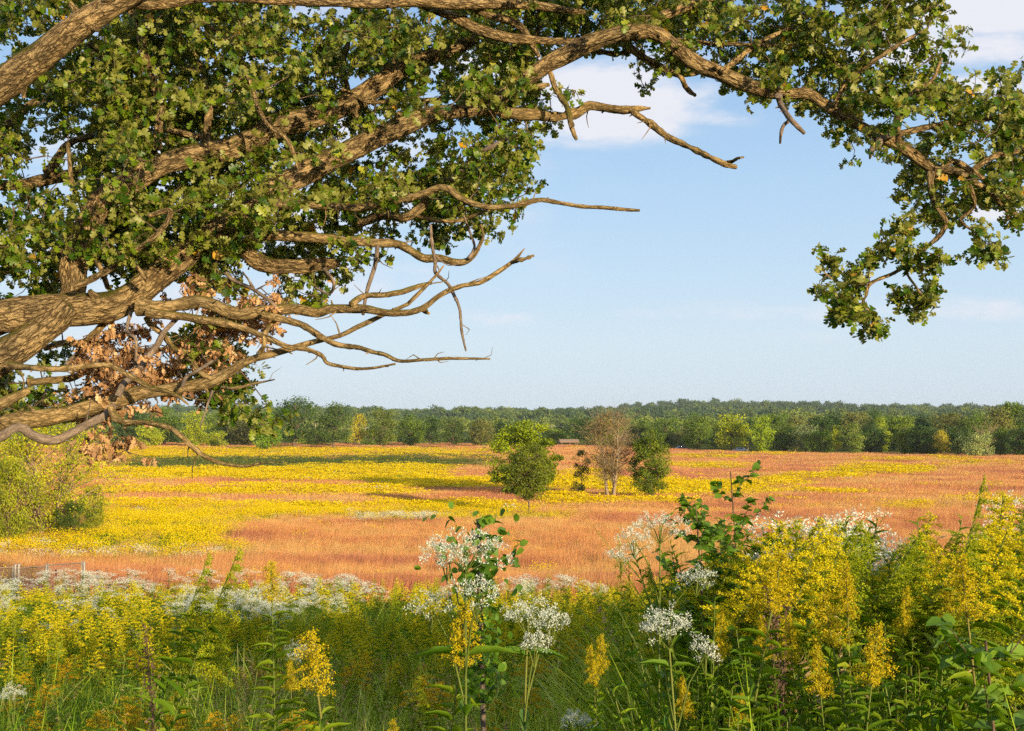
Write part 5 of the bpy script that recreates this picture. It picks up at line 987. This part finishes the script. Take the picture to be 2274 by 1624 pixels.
for i in od[:n1]:
    rgt = sx[i] > 1350; am = (not rgt) and d[i] < 12
    if am: k_, lb = GR_AM[rng.integers(2)], 'low amber-yellow goldenrod among the grass of the lower left slope'
    elif rgt and d[i] < 11: k_, lb = ((GR_W if rng.random() < .5 else GR_HI)[rng.integers(2)]), 'tall leafy goldenrod in the windblown thicket on the right of the slope'
    else: k_, lb = GR_LO[rng.integers(3)], 'yellow goldenrod ' + ('on the right, behind the windblown thicket' if rgt else 'in the sunlit golden band below the white flowers')
    plant(k_, x[i], d[i], z[i], h[i], lb, 'goldenrod', 'goldenrod', {'l': 'low amber goldenrods', 't': 'goldenrods of the right thicket', 'y': 'goldenrods right, behind the thicket' if rgt else 'goldenrods of the sunlit band'}[lb[0]], tilt=(rng.normal() * .07, rng.normal() * .08 + .05), wide=rng.uniform(.9, 1.3))
rest = od[n1:]
glo = [joined('goldenrod', [a_ for a_ in goldenrod(130 + q, 1.15, 1, .27, .14, 16, .006, .1, 34)], [M_STEM, M_LF, (M_GOLD, M_GOLD, M_BUD)[q]]) for q in range(3)]
strew('goldenrod_mass', 'mass of farther yellow goldenrod filling the slope', np.stack([x, d, z], -1)[rest], rng.uniform(0, 6.28, len(rest)), np.repeat((h[rest] / 1.17)[:, None], 3, 1) * np.array([1.25, 1.25, 1]), rng.integers(0, 3, len(rest)), glo, rng.normal(size=(len(rest), 2)) * .08)
# low amber ones, lower left
for k in range(46):
    sx_, sy_ = rng.uniform(-20, 640), rng.uniform(1440, 1600); d_ = 5.4 + (1600 - sy_) / 160 * 4.5; p = P(sx_, sy_, d_); zg = float(ground_z(p[0], d_)); hh = p[2] - zg
    if hh > .3 and (sx_ < 430 or sy_ > 1440) and vnoise(sx_ / 90, sy_ / 70, 3) > .36: plant(GR_AM[k % 2], p[0], d_, zg, hh, 'low amber-yellow goldenrod among the grass of the lower left slope', 'goldenrod', 'goldenrod', 'low amber goldenrods', wide=1.4)
for k in range(48):
    sx_ = rng.uniform(640, 1440); d_ = rng.uniform(5.2, 9.5); p = P(sx_, 1500, d_); zg = float(ground_z(p[0], d_)); _, hc_, _ = clear_height(np.array([p[0]]), np.array([d_])); hh = float(hc_[0]) * rng.uniform(.8, 1.08)
    if hh > .4: plant(GR_W[k % 2] if k % 3 else GR_AM[k % 2], p[0], d_, zg, hh, 'half-open goldenrod in the shaded hollow of the slope, centre', 'goldenrod', 'goldenrod', 'goldenrods of the shaded hollow', wide=1.3, tilt=(rng.normal() * .12, rng.normal() * .15))
# windblown leafy goldenrods that top the right thicket
for k in range(110):
    sx_ = rng.uniform(1500, 2300); d_ = rng.uniform(4.4, 6.8); sy_ = np.interp(sx_, EX, EY) - 18 + 150 * rng.random() ** 1.5 - (25 if sx_ > 2050 else 0); p = P(sx_, sy_, d_); lean_ = rng.uniform(.12, .42); zg = float(ground_z(p[0], d_)); hh = p[2] - zg
    if hh > .5: plant(GR_W[k % 2] if k % 4 else GR_HI[k % 3], p[0] - math.tan(lean_) * hh * .8, d_, zg, hh / math.cos(lean_) * .97, 'tall leafy goldenrod in the windblown thicket on the right of the slope', 'goldenrod', 'goldenrod', 'goldenrods of the right thicket', rz=rng.normal() * .35, wide=1.25, tilt=(rng.normal() * .06, lean_))
# bonesets
cnt = 0
def bone_patch(n, x0, x1, y0, y1, da, db, lb, grp, kits, wide=1.2, cut=.3):
    for k in range(n):
        sx_, t = rng.uniform(x0, x1), rng.random(); sy_ = y0 + (y1 - y0) * t; d_ = da + (db - da) * t + rng.normal() * .5; p = P(sx_, sy_, d_); zg = float(ground_z(p[0], d_)); hh = p[2] - zg
        if .35 < hh < 1.9 and vnoise(sx_ / 60 + 9, sy_ / 25, 5) > cut: plant(kits[k % 3], p[0], d_, zg, hh, lb, 'boneset', 'boneset', grp, wide=wide * rng.uniform(.8, 1.2), tilt=(rng.normal() * .08, rng.normal() * .08), bloom='flower_head')
bone_patch(165, -30, 780, 1258, 1335, 26, 17.5, 'white boneset in the long pale band at the top of the left slope', 'bonesets of the pale band', BO_LO, 1.5, .36)
bone_patch(26, -30, 420, 1345, 1400, 16.5, 13.5, 'white boneset scattered through the goldenrod of the left slope', 'bonesets in the left goldenrod', BO_LO, 1.3, .4)
bone_patch(24, 470, 640, 1292, 1350, 19, 15.5, 'white boneset in the dense clump left of centre', 'bonesets of the dense clump', BO_LO, 1.45, .1)
bone_patch(40, 740, 1400, 1264, 1300, 25, 21, 'white boneset peeping over the golden band in the centre', 'bonesets behind the central goldenrod', BO_LO, 1.2, .42)
bone_patch(14, 1725, 1900, 1128, 1200, 7.6, 6.2, 'white boneset in the big pale mass on the right thicket', 'bonesets of the right mass', BO_LO, 1.25, .12)
bone_patch(3, 1925, 2050, 1115, 1180, 9, 7.5, 'white boneset just right of the big pale mass', 'bonesets beside the right mass', BO_LO, 1.1, 0)
bone_patch(3, 2215, 2290, 1085, 1175, 8.5, 6.5, 'white boneset at the right edge of the thicket', 'bonesets at the right edge', BO_LO, 1.2, 0)
# ---- the plants that stand out, one by one
def single(kitm, sx_, sytop, d_, lb, cat, name, bloom, wide=1., rz=None, tilt=(0, 0), foot=None):
    p = P(sx_, sytop, d_); fx = p[0] if foot is None else P(foot, 1500, d_)[0]; zg = float(ground_z(fx, d_)); hh = math.hypot(p[2] - zg, p[0] - fx)
    bl = kitm[2]; cx = sum(v.co.x for v in bl.vertices) / max(1, len(bl.vertices)); rz = 0. if rz is None else rz
    sc_ = hh / HT[id(kitm[0])] * wide; fx = fx - cx * sc_
    return plant(kitm, fx, d_, zg, hh, lb, cat, name, None, rz, wide, (tilt[0], math.atan2(p[0] - fx, p[2] - zg)), bloom)
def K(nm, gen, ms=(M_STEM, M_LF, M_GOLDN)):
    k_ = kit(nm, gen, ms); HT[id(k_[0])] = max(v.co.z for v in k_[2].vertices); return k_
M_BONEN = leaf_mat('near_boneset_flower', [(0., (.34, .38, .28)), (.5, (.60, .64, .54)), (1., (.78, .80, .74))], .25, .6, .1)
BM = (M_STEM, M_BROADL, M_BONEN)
S_ = [(K('s1', boneset(301, 1.25, 0, .085, 26, .02, 20, .0075, 2, .15), BM), 1058, 1172, 2.75, 'tall boneset with wide white head standing against the red grass in the centre', 'boneset', 1., 985),
      (K('s4', boneset(302, 1.1, 0, .055, 20, .03, 14, .0075, 1, .13), BM), 1172, 1312, 3.1, 'single white boneset right of the tallest one, before green leaves', 'boneset', 1., 1150),
      (K('s5', boneset(303, 1.3, 0, .075, 24, .03, 16, .0075, 2, .12), BM), 1462, 1135, 3.6, 'white boneset standing highest at the left end of the right thicket', 'boneset', 1., 1450),
      (K('s6', boneset(304, 1.1, 0, .05, 20, .03, 14, .0075, 1, .12), BM), 1512, 1330, 3.0, 'white boneset half way down the slope below the thicket', 'boneset', 1., 1530),
      (K('s7', boneset(305, .8, 0, .04, 14, .03, 12, .0075, 1, .1), BM), 1290, 1568, 4.2, 'small white boneset at the bottom edge right of centre', 'boneset', 1., 1300),
      (K('s8', boneset(306, .8, 0, .05, 14, .03, 12, .0075, 1, .1), BM), 22, 1516, 5.2, 'small white boneset at the lower left edge', 'boneset', 1., 20),
      (K('s9', boneset(307, .9, 0, .07, 18, .03, 12, .0075, 1, .1), BM), 668, 1416, 6.5, 'pale boneset head low in the shade left of centre', 'boneset', 1., 665)]
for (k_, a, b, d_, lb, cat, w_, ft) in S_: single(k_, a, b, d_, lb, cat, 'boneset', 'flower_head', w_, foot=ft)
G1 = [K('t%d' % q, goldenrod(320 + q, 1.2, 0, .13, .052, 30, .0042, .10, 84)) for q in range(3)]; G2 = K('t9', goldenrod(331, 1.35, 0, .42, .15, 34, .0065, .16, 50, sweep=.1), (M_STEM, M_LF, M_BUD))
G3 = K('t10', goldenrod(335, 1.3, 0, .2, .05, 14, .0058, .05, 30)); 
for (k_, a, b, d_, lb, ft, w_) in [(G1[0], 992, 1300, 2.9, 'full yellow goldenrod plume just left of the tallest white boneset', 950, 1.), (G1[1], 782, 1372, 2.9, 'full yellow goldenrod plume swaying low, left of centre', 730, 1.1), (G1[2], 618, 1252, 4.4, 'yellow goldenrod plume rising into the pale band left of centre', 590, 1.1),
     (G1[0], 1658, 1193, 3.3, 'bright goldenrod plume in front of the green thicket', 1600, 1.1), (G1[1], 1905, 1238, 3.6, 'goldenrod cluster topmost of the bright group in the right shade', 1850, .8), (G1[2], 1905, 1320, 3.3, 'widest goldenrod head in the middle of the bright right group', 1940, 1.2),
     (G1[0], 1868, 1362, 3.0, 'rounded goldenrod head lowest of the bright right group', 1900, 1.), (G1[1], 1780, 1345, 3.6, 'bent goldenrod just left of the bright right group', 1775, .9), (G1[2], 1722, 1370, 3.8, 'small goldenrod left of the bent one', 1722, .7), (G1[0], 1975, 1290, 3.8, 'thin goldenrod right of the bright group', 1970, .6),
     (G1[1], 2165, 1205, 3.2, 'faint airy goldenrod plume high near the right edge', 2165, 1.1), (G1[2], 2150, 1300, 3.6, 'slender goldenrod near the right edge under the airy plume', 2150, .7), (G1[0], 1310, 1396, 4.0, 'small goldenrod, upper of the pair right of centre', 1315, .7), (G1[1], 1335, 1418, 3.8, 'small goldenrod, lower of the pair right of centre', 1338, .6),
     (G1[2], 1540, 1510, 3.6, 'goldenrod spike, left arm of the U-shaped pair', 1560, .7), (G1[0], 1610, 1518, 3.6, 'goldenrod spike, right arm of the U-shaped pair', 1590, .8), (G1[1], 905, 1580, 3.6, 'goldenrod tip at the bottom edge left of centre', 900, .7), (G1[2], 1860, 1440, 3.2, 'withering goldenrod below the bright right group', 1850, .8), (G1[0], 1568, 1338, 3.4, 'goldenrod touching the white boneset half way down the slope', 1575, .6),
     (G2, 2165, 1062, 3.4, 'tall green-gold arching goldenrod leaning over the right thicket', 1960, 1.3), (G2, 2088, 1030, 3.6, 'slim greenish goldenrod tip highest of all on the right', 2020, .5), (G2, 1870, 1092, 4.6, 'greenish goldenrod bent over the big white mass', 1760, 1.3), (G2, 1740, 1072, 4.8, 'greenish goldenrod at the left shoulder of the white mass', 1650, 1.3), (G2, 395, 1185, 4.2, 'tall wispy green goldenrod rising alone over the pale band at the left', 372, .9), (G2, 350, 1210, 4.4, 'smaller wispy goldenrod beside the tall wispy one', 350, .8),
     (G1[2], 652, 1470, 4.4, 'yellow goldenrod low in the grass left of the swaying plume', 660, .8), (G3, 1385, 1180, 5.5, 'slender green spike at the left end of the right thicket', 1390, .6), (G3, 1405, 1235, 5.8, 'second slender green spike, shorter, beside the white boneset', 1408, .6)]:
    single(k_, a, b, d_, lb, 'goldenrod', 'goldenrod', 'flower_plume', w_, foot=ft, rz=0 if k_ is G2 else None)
# sapling with rounded leaves above the thicket, and the vine round a stake in the centre
def sapling(name, label, x0, ytop, d_, h, n, nb_, ll, cat, seed, mat=M_BROADL):
    r = np.random.default_rng(seed); p = P(x0, ytop, d_); zg = float(ground_z(p[0], d_)); h = p[2] - zg; o = thing(name, label, cat, (p[0], d_, zg)); sm, fm = MB(), MB()
    S = curve_stem(h, .05, r.uniform(0, 6), 7); tube(sm, S, np.linspace(.009, .003, 7), 6, step=.1, amp=.1)
    for k in range(nb_):
        u0 = r.uniform(.45, .97); b0 = at_line(S, np.array([u0]))[0]; a = k * 2.4; L0 = h * .17 * (1.25 - u0) * r.uniform(.7, 1.3) + .05; e = b0 + np.array([math.cos(a), math.sin(a), .7]) * L0; B_ = np.array([b0, (b0 + e) / 2 + [0, 0, -.03], e])
        tube(sm, B_, [.003, .002, .001], 4, step=.08, cap=False); q = r.uniform(.15, 1, n); bb = at_line(B_, q); aa = r.uniform(0, 6.28, n)
        scatter(fm, *OVAL, bb, np.stack([np.cos(aa), np.sin(aa), r.uniform(-.3, .6, n)], -1), np.array([[0, 0, .8]]) + r.normal(size=(n, 3)) * .5, ll * r.uniform(.6, 1.2, n), ll * .72 * r.uniform(.7, 1.2, n), r.random(n), droop=r.uniform(.1, .5, n))
    part('stem', sm, M_TWIG, o); part('foliage', fm, mat, o); return o
sapling('sapling', 'round-leaved sapling poking highest out of the right thicket', 1652, 1048, 6.0, 1.6, 22, 26, .044, 'sapling', 61)
sapling('sapling', 'broad-leaved sapling in the thicket left of the big white mass', 1575, 1120, 5.6, 1.5, 22, 24, .046, 'sapling', 62)
sapling('sapling', 'dark leafy sapling low at the right edge', 2240, 1420, 3.0, 1.2, 12, 18, .05, 'sapling', 63)
o = thing('climbing_vine', 'leafy vine wound round a leaning stake behind the tallest boneset', 'vine', (0, 0, 0)); p = P(1062, 1158, 4.6); f_ = P(1085, 1400, 4.6); zg = float(ground_z(f_[0], 4.6)); sm, fm = MB(), MB(); A_ = np.array([(f_[0], 4.6, zg), ((f_[0] + p[0]) / 2, 4.6, (zg + p[2]) / 2), p]); tube(sm, A_, [.012, .010, .008], 7, step=.1)
n = 420; u = rng.uniform(.50, 1.0, n) ** .8; b = at_line(A_, u) + rng.normal(size=(n, 3)) * np.array([.045, .04, .03]) * (1 + .8 * (u[:, None] > .9)); scatter(fm, *OVAL, b, rng.normal(size=(n, 3)) + np.array([0, 0, -.6]), rng.normal(size=(n, 3)) * .7 + np.array([0, -.6, .6]), rng.uniform(.022, .042, n), rng.uniform(.02, .036, n), rng.random(n), droop=.3)
part('stake', sm, M_GREYWOOD if 'M_GREYWOOD' in globals() else M_TBARK, o); part('foliage', fm, M_BROADL, o)
# dry brown dock and dark seed heads
for (a, b, d_, lb) in [(1742, 1300, 3.9, 'dry brown seed spike upright in the right shade'), (1722, 1345, 3.9, 'dry brown seed spike leaning left in the right shade'), (1765, 1360, 4.0, 'shorter dry brown seed spike in the right shade'), (372, 1400, 4.0, 'dead brown weed stem in the lower left grass')]:
    p = P(a, b, d_); zg = float(ground_z(p[0], d_)); o = thing('dry_weed', lb, 'dry weed', (p[0], d_, zg)); hh = p[2] - zg; S = curve_stem(hh, .06, rng.uniform(0, 6)); sm, fm = MB(), MB(); tube(sm, S, np.linspace(.004, .002, len(S)), 5, step=.1); part('stem', sm, M_DRYBR, o)
    n = 150; u = 1 - rng.random(n) ** 1.3 * .3; bb = at_line(S, u) + rng.normal(size=(n, 3)) * .012; scatter(fm, *DIAM, bb, rng.normal(size=(n, 3)), rng.normal(size=(n, 3)), .014, .010, rng.random(n)); part('seed_head', fm, M_DRYBR, o)
# ---- unseen shrubs added behind the viewer to keep the low sun off the foot of the slope
if 'make_tree' in globals():
    hb = make_tree('shade_shrub', 3, 4.2, 'round', .02, 60, 7000, .12, seed=51, clump=.15, trunk_r=.04, forks=3)
    for k, (x_, y_, s_) in enumerate([(1.5, -6.5, .42), (5.5, -7, .44), (9.8, -6.5, .66), (13.5, -4, .8), (-2.6, -9, .40), (17.5, -2, .85), (7.5, -10, .42), (-7, -10, .35)]):
        zg = float(ground_z(x_, y_)); o = thing('shrub', 'shrub behind the viewer, number %s of those added unseen for shade' % ('one two three four five six seven eight'.split()[k]), 'shrub', (x_, y_, zg), k * 1.3); o.scale = (s_, s_, s_)
        for nm, me in (('trunk', hb[0]), ('crown', hb[1])):
            c = bpy.data.objects.new(nm, me); C.objects.link(c); c.parent = o; c.color = (.12, .18, .03, 1)
# ------------------------------------------------------------------ the air between here and the hills
hz = MB(); zlo, zhi = -12., 46.
box(hz, (0, 1650., (zlo + zhi) / 2), (6000., 3700., zhi - zlo))
m, nt = new_mat('haze_air'); pv = nd(nt, 'ShaderNodeVolumePrincipled'); pv.inputs['Color'].default_value = (.80, .88, 1., 1); pv.inputs['Density'].default_value = .00007; pv.inputs['Anisotropy'].default_value = 0.
ou = nd(nt, 'ShaderNodeOutputMaterial'); nt.links.new(pv.outputs[0], ou.inputs['Volume'])
tag(part('haze', hz, m, None, False), 'thin bluish evening haze over the prairie and woods', None, None, 'stuff')
